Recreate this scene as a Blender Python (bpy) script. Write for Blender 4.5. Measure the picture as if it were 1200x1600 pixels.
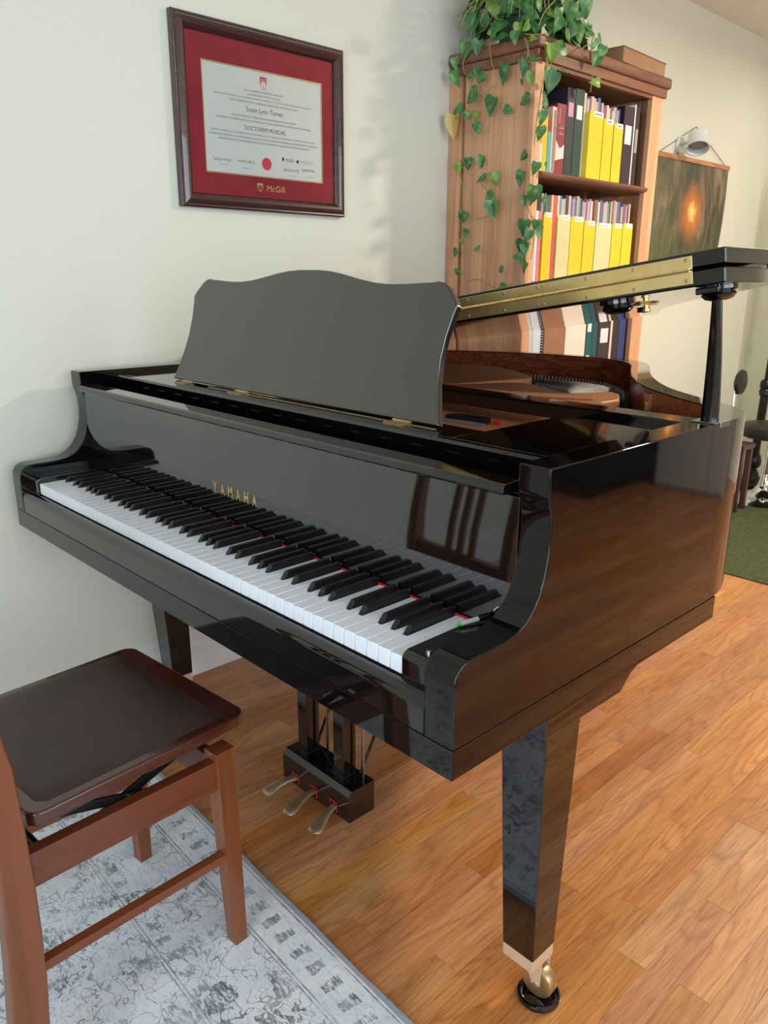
import bpy, bmesh, math, random
from mathutils import Vector, Matrix, Euler
R = math.radians
random.seed(7)
scene = bpy.context.scene
for o in list(bpy.data.objects): bpy.data.objects.remove(o)

# ---------------------------------------------------------------- camera
cam_d = bpy.data.cameras.new('camera'); cam = bpy.data.objects.new('camera', cam_d)
scene.collection.objects.link(cam)
cam.location = (1.2692, -0.6647, 1.2113)
cam.rotation_euler = (1.2808, -0.0050, 0.8086)
cam_d.sensor_fit = 'VERTICAL'; cam_d.sensor_height = 36.0
CAM_F = 1232.8
cam_d.lens = 36.0*CAM_F/1600.0
cam_d.clip_start = 0.02
scene.camera = cam
# ---------------------------------------------------------------- exposure, world
scene.view_settings.view_transform = 'Standard'
scene.view_settings.look = 'None'
scene.view_settings.gamma = 1.0
scene.view_settings.use_curve_mapping = False
scene.view_settings.exposure = 0.0
w = bpy.data.worlds.new('daylight'); scene.world = w; w.use_nodes = True
bg = w.node_tree.nodes['Background']; bg.inputs[0].default_value = (0.72, 0.84, 1.0, 1); bg.inputs[1].default_value = 1.2
# ---------------------------------------------------------------- room lights
def area(name, loc, rot, sx, sy, power, col):
    d = bpy.data.lights.new(name, 'AREA'); d.shape = 'RECTANGLE'; d.size = sx; d.size_y = sy
    d.energy = power; d.color = col
    o = bpy.data.objects.new(name, d); scene.collection.objects.link(o); o.location = loc; o.rotation_euler = rot
    return o
# daylight through the two windows (front wall behind the camera, right wall)
area('daylight_front', (1.9, -3.12, 1.20), (R(90), 0, 0), 2.2, 2.1, 88, (0.80, 0.93, 1.0))
area('daylight_side', (3.52, 0.1, 1.50), (R(90), 0, R(90)), 3.4, 1.5, 72, (0.84, 0.95, 1.0))
cl = bpy.data.lights.new('ceiling_bulb', 'AREA'); cl.shape = 'DISK'; cl.size = 0.22; cl.energy = 62; cl.color = (1.0, 0.87, 0.66)
clo = bpy.data.objects.new('ceiling_bulb', cl); scene.collection.objects.link(clo); clo.location = (0.90, 2.70, 2.335)
cl2 = cl.copy(); cl2.energy = 4; cl2.size = 0.42; clo2 = bpy.data.objects.new('ceiling_bulb', cl2); scene.collection.objects.link(clo2); clo2.location = (-0.10, 4.02, 2.335)

# ---------------------------------------------------------------- helpers
OFF = {}
def lin(c):
    return tuple(((v/255.0)/12.92 if v/255.0 <= 0.04045 else ((v/255.0+0.055)/1.055)**2.4) for v in c)
def put(name, loc=(0,0,0), rot=(0,0,0), data=None, parent=None):
    o = bpy.data.objects.new(name, data); scene.collection.objects.link(o)
    o.location = loc; o.rotation_euler = rot
    if parent: o.parent = parent
    return o
def tag(o, label=None, cat=None, group=None, kind=None):
    if label: o['label'] = label
    if cat: o['category'] = cat
    if group: o['group'] = group
    if kind: o['kind'] = kind
    return o
def thing(name, label, cat, loc=(0,0,0), rz=0.0, group=None, local=False):
    o = put(name, loc, (0,0,rz)); tag(o, label, cat, group)
    OFF[o.name] = Vector((0,0,0)) if local else Vector(loc)
    return o
def obj(name, g, mat, parent=None, origin=None, bevel=0, seg=2, smooth=None, kind=None, label=None, wn=False):
    """g = (verts, faces) in the coordinates of the thing's builder; one mesh object."""
    V, F = g
    off = OFF.get(parent.name, Vector((0,0,0))) if parent else Vector(origin or (0,0,0))
    me = bpy.data.meshes.new(name)
    me.from_pydata([tuple(Vector(v)-off) for v in V], [], F); me.update()
    mats = mat if isinstance(mat, (list, tuple)) else [mat]
    for m in mats: me.materials.append(m)
    if bevel or smooth is None:
        bm = bmesh.new(); bm.from_mesh(me)
        bmesh.ops.recalc_face_normals(bm, faces=bm.faces)
        if bevel:
            ed = [e for e in bm.edges if len(e.link_faces) == 2 and e.calc_face_angle(0) > R(32)]
            bmesh.ops.bevel(bm, geom=ed, offset=bevel, segments=seg, affect='EDGES', profile=0.5, clamp_overlap=True)
        bm.to_mesh(me); bm.free()
    if smooth or bevel:
        me.shade_smooth()
        try: me.set_sharp_from_angle(angle=R(38))
        except Exception: pass
    o = put(name, (0,0,0) if parent else off, (0,0,0), me, parent)
    OFF[o.name] = off
    if bevel:
        wm_ = o.modifiers.new('weighted_normal', 'WEIGHTED_NORMAL'); wm_.keep_sharp = True; wm_.weight = 60
    if kind: o['kind'] = kind
    if label: o['label'] = label
    return o
def join(*gs):
    V, F = [], []
    for v, f in gs:
        n = len(V); V += list(v); F += [tuple(i+n for i in q) for q in f]
    return V, F
def box(x0,x1,y0,y1,z0,z1):
    V = [(x,y,z) for z in (z0,z1) for y in (y0,y1) for x in (x0,x1)]
    return V, [(0,2,3,1),(4,5,7,6),(0,1,5,4),(2,6,7,3),(0,4,6,2),(1,3,7,5)]
def tri_ngon(P):
    from mathutils.geometry import tessellate_polygon
    return tessellate_polygon([[Vector((p[0],p[1],0)) for p in P]])
def prism(P, axis, a, b):
    """extrude the 2-D polygon P along axis from a to b (x: P=(y,z); y: P=(x,z); z: P=(x,y))"""
    def m(p, t):
        return {'x': (t,p[0],p[1]), 'y': (p[0],t,p[1]), 'z': (p[0],p[1],t)}[axis]
    n = len(P); V = [m(p,a) for p in P] + [m(p,b) for p in P]
    F = [tuple(range(n)), tuple(range(2*n-1, n-1, -1))]
    F += [(i, (i+1) % n, n+(i+1) % n, n+i) for i in range(n)]
    return V, F
def tube(path, r, seg=8, caps=True):
    P = [Vector(p) for p in path]; n = len(P)
    rr = r if isinstance(r, (list, tuple)) else [r]*n
    V, F = [], []
    up = None
    for i, p in enumerate(P):
        t = (P[min(i+1,n-1)]-P[max(i-1,0)]).normalized()
        if up is None:
            up = Vector((0,0,1)) if abs(t.z) < .9 else Vector((1,0,0))
        s = t.cross(up); 
        if s.length < 1e-5: s = t.cross(Vector((1,0.2,0)))
        s.normalize(); up = s.cross(t).normalized()
        for k in range(seg):
            a = 2*math.pi*k/seg
            V.append(tuple(p + (s*math.cos(a)+up*math.sin(a))*rr[i]))
    for i in range(n-1):
        for k in range(seg):
            a, b = i*seg+k, i*seg+(k+1) % seg
            F.append((a, b, b+seg, a+seg))
    if caps: F += [tuple(range(seg-1,-1,-1)), tuple(range((n-1)*seg, n*seg))]
    return V, F
def lathe(prof, c, seg=28, axis='z'):
    V, F = [], []
    n = len(prof)
    for r, h in prof:
        for k in range(seg):
            a = 2*math.pi*k/seg
            x, y = r*math.cos(a), r*math.sin(a)
            p = {'z': (x,y,h), 'x': (h,x,y), 'y': (x,h,y)}[axis]
            V.append((c[0]+p[0], c[1]+p[1], c[2]+p[2]))
    for i in range(n-1):
        for k in range(seg):
            a, b = i*seg+k, i*seg+(k+1) % seg
            F.append((a, b, b+seg, a+seg))
    F += [tuple(range(seg)), tuple(range(n*seg-1, (n-1)*seg-1, -1))]
    return V, F
def xform(g, M):
    return [tuple(M @ Vector(v)) for v in g[0]], g[1]
def taper(t4, zt, b4, zb):
    """frustum from top rectangle t4=(x0,x1,y0,y1) to bottom rectangle b4"""
    V = [(x,y,zb) for y in b4[2:] for x in b4[:2]] + [(x,y,zt) for y in t4[2:] for x in t4[:2]]
    return V, [(0,2,3,1),(4,5,7,6),(0,1,5,4),(2,6,7,3),(0,4,6,2),(1,3,7,5)]
def text(name, s, M, mat, parent, width=None, height=None, extrude=0.0003, align='CENTER', shear=0.0, bold=0.0):
    cu = bpy.data.curves.new(name, 'FONT'); cu.body = s; cu.size = 1.0; cu.resolution_u = 3
    cu.align_x = align; cu.extrude = 0.0; cu.shear = shear; cu.offset = bold
    to = bpy.data.objects.new(name, cu); scene.collection.objects.link(to)
    dg = bpy.context.evaluated_depsgraph_get()
    me = bpy.data.meshes.new_from_object(to.evaluated_get(dg))
    bpy.data.objects.remove(to)
    xs = [v.co.x for v in me.vertices]; ys = [v.co.y for v in me.vertices]
    w0 = max(xs)-min(xs); h0 = max(ys)-min(ys)
    sx = width/w0 if width else height/h0
    sy = height/h0 if height else sx
    if not width: sx = sy
    cx, cy = (max(xs)+min(xs))/2, (max(ys)+min(ys))/2
    V = [((v.co.x-cx)*sx, (v.co.y-cy)*sy, 0) for v in me.vertices]
    F = [tuple(p.vertices) for p in me.polygons]
    bpy.data.meshes.remove(me)
    g = xform((V, F), M)
    off = OFF.get(parent.name, Vector((0,0,0)))
    m2 = bpy.data.meshes.new(name); m2.from_pydata([tuple(Vector(v)-off) for v in g[0]], [], g[1]); m2.materials.append(mat)
    o = put(name, (0,0,0), (0,0,0), m2, parent); OFF[o.name] = off
    return o
def frame(loc, right, up):
    r = Vector(right).normalized(); u = Vector(up).normalized(); n = r.cross(u)
    return Matrix(((r.x,u.x,n.x,loc[0]),(r.y,u.y,n.y,loc[1]),(r.z,u.z,n.z,loc[2]),(0,0,0,1)))
def cam_px(p):
    M = Euler(cam.rotation_euler).to_matrix(); v = M.transposed() @ (Vector(p)-Vector(cam.location))
    if v.z > -0.05: return None
    return (600+CAM_F*v.x/-v.z, 800-CAM_F*v.y/-v.z)

# ---------------------------------------------------------------- materials
def mat(name, col, rough=0.5, metal=0.0, ior=1.5, coat=0.0, coat_rough=0.03, **kw):
    m = bpy.data.materials.new(name); m.use_nodes = True
    b = m.node_tree.nodes['Principled BSDF']
    b.inputs['Base Color'].default_value = (*lin(col), 1)
    b.inputs['Roughness'].default_value = rough; b.inputs['Metallic'].default_value = metal
    b.inputs['IOR'].default_value = ior
    b.inputs['Coat Weight'].default_value = coat; b.inputs['Coat Roughness'].default_value = coat_rough
    for k, v in kw.items(): b.inputs[k].default_value = v
    return m
class NT:
    def __init__(s, m): s.m = m; s.t = m.node_tree; s.b = s.t.nodes['Principled BSDF']
    def n(s, typ, **kw):
        nd = s.t.nodes.new('ShaderNode'+typ)
        for k, v in kw.items():
            if k.startswith('i_'): nd.inputs[k[2:].replace('_',' ')].default_value = v
            else: setattr(nd, k, v)
        return nd
    def l(s, a, b): s.t.links.new(a, b)
    def math(s, op, a, b=None, c=None):
        nd = s.t.nodes.new('ShaderNodeMath'); nd.operation = op
        for i, x in enumerate((a, b, c)):
            if x is None: continue
            if hasattr(x, 'type'): s.l(x, nd.inputs[i])
            else: nd.inputs[i].default_value = x
        return nd.outputs[0]
    def ramp(s, fac, stops):
        r = s.n('ValToRGB'); e = r.color_ramp.elements
        while len(e) > 1: e.remove(e[-1])
        e[0].position = stops[0][0]; e[0].color = (*lin(stops[0][1]), 1)
        for p, c in stops[1:]:
            q = e.new(p); q.color = (*lin(c), 1)
        s.l(fac, r.inputs[0]); return r.outputs[0]
    def mixc(s, fac, a, b, mode='MIX'):
        x = s.n('Mix', data_type='RGBA', blend_type=mode)
        for i, v in ((0, fac), (6, a), (7, b)):
            if hasattr(v, 'type'): s.l(v, x.inputs[i])
            elif i == 0: x.inputs[0].default_value = v
            else: x.inputs[i].default_value = (*lin(v), 1)
        return x.outputs[2]
    def bump(s, h, strength=0.2, dist=0.001):
        b = s.n('Bump'); b.inputs['Strength'].default_value = strength; b.inputs['Distance'].default_value = dist
        s.l(h, b.inputs['Height']); s.l(b.outputs[0], s.b.inputs['Normal'])
def wood(name, light, mid, dark, axis, stretch=14.0, scale=6.0, rough=0.35, rnd=True, tone=0.35, coat=0.0, ring=7.0, ringmix=.45, knots=False, coat_rough=.03):
    """long-grained wood; axis = direction of the grain"""
    m = mat(name, mid, rough, coat=coat, coat_rough=coat_rough); t = NT(m)
    tc = t.n('TexCoord'); oi = t.n('ObjectInfo'); geo = t.n('NewGeometry')
    r = t.math('FRACT', t.math('ADD', oi.outputs['Random'], geo.outputs['Random Per Island']))
    off = t.math('MULTIPLY', r, 40.0 if rnd else 0.0)
    cb = t.n('CombineXYZ'); [t.l(off, cb.inputs[i]) for i in range(3)]
    ad = t.n('VectorMath', operation='ADD'); t.l(tc.outputs['Object'], ad.inputs[0]); t.l(cb.outputs[0], ad.inputs[1])
    mp = t.n('Mapping'); sc = [scale]*3; sc['xyz'.index(axis)] = scale/stretch; mp.inputs['Scale'].default_value = sc
    t.l(ad.outputs[0], mp.inputs['Vector'])
    n1 = t.n('TexNoise', i_Scale=1.6, i_Detail=3.0, i_Roughness=0.5, i_Distortion=0.3); t.l(mp.outputs[0], n1.inputs['Vector'])
    rings = t.math('FRACT', t.math('MULTIPLY', n1.outputs[0], ring))
    ringc = t.math('SMOOTH_MIN', rings, t.math('MULTIPLY', t.math('SUBTRACT', 1.0, rings), 3.0), 0.2)
    mp2 = t.n('Mapping'); sc2 = [scale*16]*3; sc2['xyz'.index(axis)] = scale*16/34.0; mp2.inputs['Scale'].default_value = sc2
    t.l(ad.outputs[0], mp2.inputs['Vector'])
    n2 = t.n('TexNoise', i_Scale=1.0, i_Detail=4.0, i_Roughness=0.65); t.l(mp2.outputs[0], n2.inputs['Vector'])
    f = t.math('ADD', t.math('MULTIPLY', ringc, ringmix), t.math('MULTIPLY', n2.outputs[0], 1.0-ringmix))
    c = t.ramp(f, [(0.12, dark), (0.42, mid), (0.72, light)])
    hs = t.n('HueSaturation'); t.l(c, hs.inputs['Color'])
    r2 = t.math('FRACT', t.math('MULTIPLY', r, 7.31))
    t.l(t.math('ADD', 1.0-tone*0.55, t.math('MULTIPLY', r2, tone)), hs.inputs['Value'])
    r3 = t.math('FRACT', t.math('MULTIPLY', r, 3.77))
    t.l(t.math('ADD', 0.5-tone*0.02, t.math('MULTIPLY', r3, tone*0.045)), hs.inputs['Hue'])
    c = hs.outputs[0]
    if knots:
        vo = t.n('TexVoronoi', i_Scale=1.0); mpk = t.n('Mapping'); sk = [5.0]*3; sk['xyz'.index(axis)] = 2.6; mpk.inputs['Scale'].default_value = sk
        t.l(ad.outputs[0], mpk.inputs['Vector']); t.l(mpk.outputs[0], vo.inputs['Vector'])
        k = t.math('LESS_THAN', vo.outputs['Distance'], 0.055)
        c = t.mixc(t.math('MULTIPLY', k, 0.75), c, (78, 40, 26))
    t.l(c, t.b.inputs['Base Color'])
    t.bump(n2.outputs[0], 0.12, 0.0006)
    return m
def noisy(name, a, b, scale=4.0, rough=0.8, bump=0.0, bscale=200.0, detail=3.0, **kw):
    m = mat(name, a, rough, **kw); t = NT(m); tc = t.n('TexCoord')
    n = t.n('TexNoise', i_Scale=scale, i_Detail=detail); t.l(tc.outputs['Object'], n.inputs['Vector'])
    t.l(t.ramp(n.outputs[0], [(0.35, a), (0.65, b)]), t.b.inputs['Base Color'])
    if bump:
        n2 = t.n('TexNoise', i_Scale=bscale, i_Detail=2.0); t.l(tc.outputs['Object'], n2.inputs['Vector']); t.bump(n2.outputs[0], bump, 0.001)
    return m

M = {}
M['wall'] = noisy('wall_paint', (223,224,212), (220,221,209), 1.2, 0.72, 0.10, 260)
M['ceiling'] = noisy('ceiling_paint', (226,220,212), (222,216,208), 2, 0.9)
M['trim'] = noisy('white_trim_paint', (232,232,232), (226,226,228), 3, 0.35)
def oak():
    m = mat('oak_floor', (190,130,82), 0.33, coat=0.12, coat_rough=0.12); t = NT(m)
    tc = t.n('TexCoord'); oi = t.n('ObjectInfo'); geo = t.n('NewGeometry')
    r = t.math('FRACT', t.math('ADD', oi.outputs['Random'], geo.outputs['Random Per Island']))
    off = t.math('MULTIPLY', r, 43.0); cb = t.n('CombineXYZ'); [t.l(off, cb.inputs[i]) for i in range(3)]
    ad = t.n('VectorMath', operation='ADD'); t.l(tc.outputs['Object'], ad.inputs[0]); t.l(cb.outputs[0], ad.inputs[1])
    def nz(sx, sy, det, rough=0.55, dist=0.0, vec=None):
        mp = t.n('Mapping'); mp.inputs['Scale'].default_value = (sx, sy, sx); t.l(ad.outputs[0], mp.inputs['Vector'])
        n = t.n('TexNoise', i_Scale=1.0, i_Detail=det, i_Roughness=rough, i_Distortion=dist); t.l(mp.outputs[0], n.inputs['Vector']); return n.outputs[0]
    broad = nz(9, 1.1, 2.0, .5, .35)
    k = t.math('FRACT', t.math('MULTIPLY', broad, 15.0))                    # growth rings
    ring = t.math('POWER', t.math('ABSOLUTE', t.math('SUBTRACT', t.math('MULTIPLY', k, 2.0), 1.0)), 3.0)
    breakup = nz(60, 9, 4.0, .7)
    ring = t.math('MULTIPLY', ring, t.math('MULTIPLY', breakup, 1.5))
    fibre = nz(240, 7, 4.0, .65)
    pores = t.math('GREATER_THAN', nz(420, 16, 2.0, .5), 0.63)
    f = t.math('ADD', t.math('MULTIPLY', broad, 0.55), t.math('MULTIPLY', fibre, 0.50))
    c = t.ramp(f, [(0.36,(170,110,64)),(0.52,(196,134,84)),(0.66,(214,156,104))])
    c = t.mixc(t.math('MULTIPLY', ring, 0.62), c, (142,86,50))
    c = t.mixc(t.math('MULTIPLY', pores, 0.42), c, (128,78,46))
    hs = t.n('HueSaturation'); t.l(c, hs.inputs['Color'])
    r2 = t.math('FRACT', t.math('MULTIPLY', r, 7.31)); r3 = t.math('FRACT', t.math('MULTIPLY', r, 3.77)); r4 = t.math('FRACT', t.math('MULTIPLY', r, 11.9))
    t.l(t.math('ADD', 0.87, t.math('MULTIPLY', r2, 0.24)), hs.inputs['Value'])
    t.l(t.math('ADD', 0.491, t.math('MULTIPLY', r3, 0.014)), hs.inputs['Hue'])
    t.l(t.math('ADD', 0.96, t.math('MULTIPLY', r4, 0.12)), hs.inputs['Saturation'])
    t.l(hs.outputs[0], t.b.inputs['Base Color'])
    t.bump(t.math('ADD', fibre, t.math('MULTIPLY', ring, -.5)), 0.15, 0.0006)
    return m
M['oak'] = oak()
M['pine'] = wood('pine_wood', (230,180,142), (212,158,120), (180,128,94), 'z', 26, 6.0, 0.5, True, 0.16, ring=5, ringmix=.4, knots=True)
M['pine_y'] = wood('pine_wood_along_shelf', (146,98,72), (124,80,58), (96,60,44), 'y', 20, 7.0, 0.42, True, 0.10, ring=6)
M['maho'] = wood('mahogany_stain', (140,78,38), (116,62,31), (86,44,24), 'z', 14, 4.0, 0.34, True, 0.14, coat=0.2, ring=3, ringmix=.3)
M['maho_y'] = wood('mahogany_stain_rail', (130,70,37), (108,55,30), (80,40,23), 'y', 14, 4.0, 0.32, True, 0.10, coat=0.2, ring=3, ringmix=.3)
M['maho_dark'] = wood('dark_mahogany_seat_rim', (84,38,26), (66,28,20), (44,18,14), 'y', 14, 4.0, 0.22, True, 0.05, coat=0.5, ring=3, ringmix=.3)
M['veneer'] = wood('inner_rim_veneer', (168,86,50), (128,60,34), (84,36,22), 'x', 10, 9.0, 0.34, False, 0.05, ring=12, coat=0.3)
def lacquer(name, rough=0.035, col=(9,9,10), ior=1.62):
    m = mat(name, col, rough, ior=ior, coat=0.3, coat_rough=rough); t = NT(m)
    tc = t.n('TexCoord'); n = t.n('TexNoise', i_Scale=7.0, i_Detail=1.0); t.l(tc.outputs['Object'], n.inputs['Vector'])
    t.l(t.math('ADD', rough*0.8, t.math('MULTIPLY', n.outputs[0], rough*0.6)), t.b.inputs['Roughness'])
    t.bump(n.outputs[0], 0.05, 0.0012)
    return m
M['black'] = lacquer('black_polyester_lacquer')
M['desk'] = lacquer('music_desk_lacquer', 0.16, (20,20,21), 1.9)
M['black_case'] = lacquer('black_case_lacquer', 0.035, (8,8,9), 1.42)
M['black_front'] = lacquer('black_fallboard_lacquer', 0.035, (12,12,14), 1.95)
M['ebony'] = noisy('black_key_satin', (14,14,15), (20,20,22), 60, 0.30)
M['ivory'] = noisy('white_key_acrylic', (234,238,247), (231,235,244), 5, 0.16)
M['felt'] = noisy('red_felt', (176,14,26), (200,22,34), 90, 0.95)
M['brass'] = noisy('polished_brass', (240,208,140), (246,220,158), 30, 0.30, metal=0.9)
M['brass2'] = noisy('dull_brass', (200,172,130), (186,158,116), 30, 0.36, metal=0.85)
M['bronze'] = noisy('aged_pedal_brass', (176,146,112), (204,178,142), 25, 0.38, metal=0.75)
M['champ'] = noisy('caster_ferrule_brass', (228,196,166), (220,188,158), 20, 0.42, metal=0.35)
M['goldleaf'] = noisy('gold_lettering', (214,170,96), (226,186,116), 50, 0.35, metal=0.6)
M['copper'] = noisy('bronze_painted_iron', (206,138,92), (196,128,82), 6, 0.5, 0.1, 300)
M['soundboard'] = noisy('dark_soundboard', (58,48,42), (44,36,32), 8, 0.6)
M['steel'] = mat('steel_wire', (150,150,150), 0.5, 0.6)
M['copperwire'] = mat('copper_wound_string', (150,104,74), 0.4, 1.0)
M['chrome'] = mat('chrome', (225,228,230), 0.08, 1.0)
M['rubber'] = mat('black_rubber', (14,14,14), 0.55)
M['blackmetal'] = mat('black_metal', (16,16,17), 0.32, 0.2)
M['silver'] = mat('grey_rod_metal', (150,152,156), 0.25, 1.0)
# ================================================================ ROOM
XW, XR, YF, YB, ZC = -0.778, 3.40, -3.0, 4.45, 2.44
wl = obj('wall_left', box(XW-0.12, XW, YF-0.12, YB+0.12, 0, ZC), M['wall'], kind='structure')
obj('wall_back', box(XW, XR, YB, YB+0.12, 0, ZC), M['wall'], kind='structure')
# front wall with a window opening
wx0, wx1, wz0, wz1 = 0.8, 3.0, 0.75, 2.25
obj('wall_front', join(box(XW, wx0, YF-0.12, YF, 0, ZC), box(wx1, XR, YF-0.12, YF, 0, ZC), box(wx0, wx1, YF-0.12, YF, 0, 0.15), box(wx0, wx1, YF-0.12, YF, wz1, ZC)), M['wall'], kind='structure')
sy0, sy1 = -1.6, 1.8
obj('wall_right', join(box(XR, XR+0.12, YF-0.12, sy0, 0, ZC), box(XR, XR+0.12, sy1, YB+0.12, 0, ZC), box(XR, XR+0.12, sy0, sy1, 0, wz0), box(XR, XR+0.12, sy0, sy1, wz1, ZC)), M['wall'], kind='structure')
obj('ceiling', box(XW-0.12, XR+0.12, YF-0.12, YB+0.12, ZC, ZC+0.1), M['ceiling'], kind='structure')
# glazing: see-through with a light surface reflection
gm = bpy.data.materials.new('window_glass'); gm.use_nodes = True; gt = gm.node_tree; gt.nodes.clear()
go = gt.nodes.new('ShaderNodeOutputMaterial'); gx = gt.nodes.new('ShaderNodeMixShader'); gtr = gt.nodes.new('ShaderNodeBsdfTransparent'); ggl = gt.nodes.new('ShaderNodeBsdfGlossy'); gfr = gt.nodes.new('ShaderNodeFresnel')
ggl.inputs['Roughness'].default_value = 0.02; gfr.inputs[0].default_value = 1.3
gt.links.new(gfr.outputs[0], gx.inputs[0]); gt.links.new(gtr.outputs[0], gx.inputs[1]); gt.links.new(ggl.outputs[0], gx.inputs[2]); gt.links.new(gx.outputs[0], go.inputs[0])
M['pane'] = gm
for nm, ax in (('window_1', 'y'), ('window_2', 'x')):
    a0, a1 = (wx0, wx1) if ax == 'y' else (sy0, sy1)
    def wb(u0, u1, z0, z1, t0=0.0, t1=0.05):
        return box(u0, u1, YF-0.07+t0, YF-0.07+t1, z0, z1) if ax == 'y' else box(XR+0.02+t0, XR+0.02+t1, u0, u1, z0, z1)
    mid = (a0+a1)/2; wz0 = 0.15 if ax == 'y' else 0.75
    wo = obj(nm, join(wb(a0, a0+.05, wz0, wz1), wb(a1-.05, a1, wz0, wz1), wb(a0, a1, wz0, wz0+.05), wb(a0, a1, wz1-.05, wz1)), M['trim'], kind='structure')
    obj('mullion', wb(mid-.03, mid+.03, wz0+.05, wz1-.05, 0.005, 0.045), M['trim'], wo)
    obj('pane', wb(a0+.05, mid-.03, wz0+.05, wz1-.05, 0.02, 0.026), M['pane'], wo)
    obj('pane', wb(mid+.03, a1-.05, wz0+.05, wz1-.05, 0.02, 0.026), M['pane'], wo)
# baseboards: board with a moulded top
bprof = [(0,0),(0.015,0),(0.015,0.088),(0.0125,0.092),(0.0125,0.100),(0.010,0.108),(0.0085,0.118),(0.0085,0.138),(0.005,0.148),(0,0.150)]
obj('baseboard_left', prism([(0,0)]+[], 'y', 0, 1) if False else (lambda P: ([(XW+p[0], y, p[1]) for y in (YF, YB) for p in P], [tuple(range(len(P))), tuple(range(2*len(P)-1, len(P)-1, -1))]+[(i, (i+1) % len(P), len(P)+(i+1) % len(P), len(P)+i) for i in range(len(P))]))(bprof), M['trim'], kind='structure', smooth=None)
obj('baseboard_back', join(box(XW+.014, XR, YB-.014, YB, 0, .09), box(XW+.014, XR, YB-.008, YB, .09, .105)), M['trim'], kind='structure', bevel=.002)

# floor: sub-floor slab with oak boards running away from the wall's foot
fl = obj('floor', box(XW, XR, YF, YB, -0.06, -0.012), noisy('subfloor', (70,46,28), (60,40,24), 3), kind='structure')
PW = 0.0575; X0 = 0.43
rnd = random.Random(11)
KNOWN = {0: [1.04, -0.9], 1: [1.20+0.0, 0.22], 2: [1.62, 0.55], 3: [0.90, 0.12], 4: [1.45, 0.60], 6: [0.72, -0.2], 7: [0.49, 1.35], 5: [1.9, 1.01], -1: [0.44], -2: [0.166, 1.1], -12: [0.36, 1.2], -18: [0.562], 8: [0.2, 1.6]}
boards = []
k = int(math.floor((XW-X0)/PW))
while X0+k*PW < XR:
    x0 = max(X0+k*PW, XW); x1 = min(X0+(k+1)*PW, XR)
    cuts = sorted(KNOWN.get(k, []))
    if not cuts: cuts = [rnd.uniform(-0.2, 0.7)]
    y = cuts[-1]
    while y < YB: y += rnd.uniform(0.35, 1.25); cuts.append(min(y, YB))
    y = cuts[0]
    while y > YF: y -= rnd.uniform(0.35, 1.25); cuts.insert(0, max(y, YF))
    for a, b in zip(cuts[:-1], cuts[1:]):
        if x1-x0 > .01 and b-a > .02: boards.append((x0, x1, a, b))
    k += 1
def board_geo(x0, x1, a, b):
    g, h = 0.00015, 0.00045
    o_ = (x0+g, x1-g, a+g, b-g); i_ = (x0+g+h, x1-g-h, a+g+h, b-g-h)
    def rect(r, z): return [(r[0],r[2],z),(r[1],r[2],z),(r[1],r[3],z),(r[0],r[3],z)]
    V = rect(o_, -0.012)+rect(o_, -h*0.8)+rect(i_, 0.0)
    F = [(8,9,10,11)]+[(q+i, q+(i+1) % 4, q+4+(i+1) % 4, q+4+i) for q in (0,4) for i in range(4)]
    return V, F
def vis_area(b):
    best = 0; n = 0
    x = (b[0]+b[1])/2
    for j in range(9):
        y = b[2]+(b[3]-b[2])*(j+.5)/9
        p = cam_px((x, y, 0))
        if p and -5 < p[0] < 1205 and -5 < p[1] < 1605:
            d = (Vector((x,y,0))-cam.location).length; n += (b[3]-b[2])/9/d**2.5
    return n
boards.sort(key=vis_area, reverse=True)
rest = []
for i, b in enumerate(boards):
    if i < 290 and vis_area(b) > 0:
        V, F = board_geo(*b); c = Vector(((b[0]+b[1])/2, (b[2]+b[3])/2, 0))
        me = bpy.data.meshes.new('plank'); me.from_pydata([tuple(Vector(v)-c) for v in V], [], F); me.materials.append(M['oak'])
        o = put('plank', c, (0,0,0), me, fl)
    else: rest.append(board_geo(*b))
o = obj('plank_field', join(*rest), M['oak'], fl, smooth=False, kind='stuff')

# ceiling lamp (out of frame; its glow shows on the floor and wall)
for lx, ly_, ll in ((0.90, 2.70, 'round white flush ceiling lamp nearer the piano'), (-0.10, 4.02, 'round white flush ceiling lamp nearer the back wall')):
    lm = thing('ceiling_lamp', ll, 'lamp', (lx, ly_, ZC))
    obj('lamp_base', lathe([(0.10,0),(0.17,-0.01),(0.18,-0.05),(0.165,-0.055)], (lx,ly_,ZC)), M['trim'], lm, smooth=True)

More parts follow.
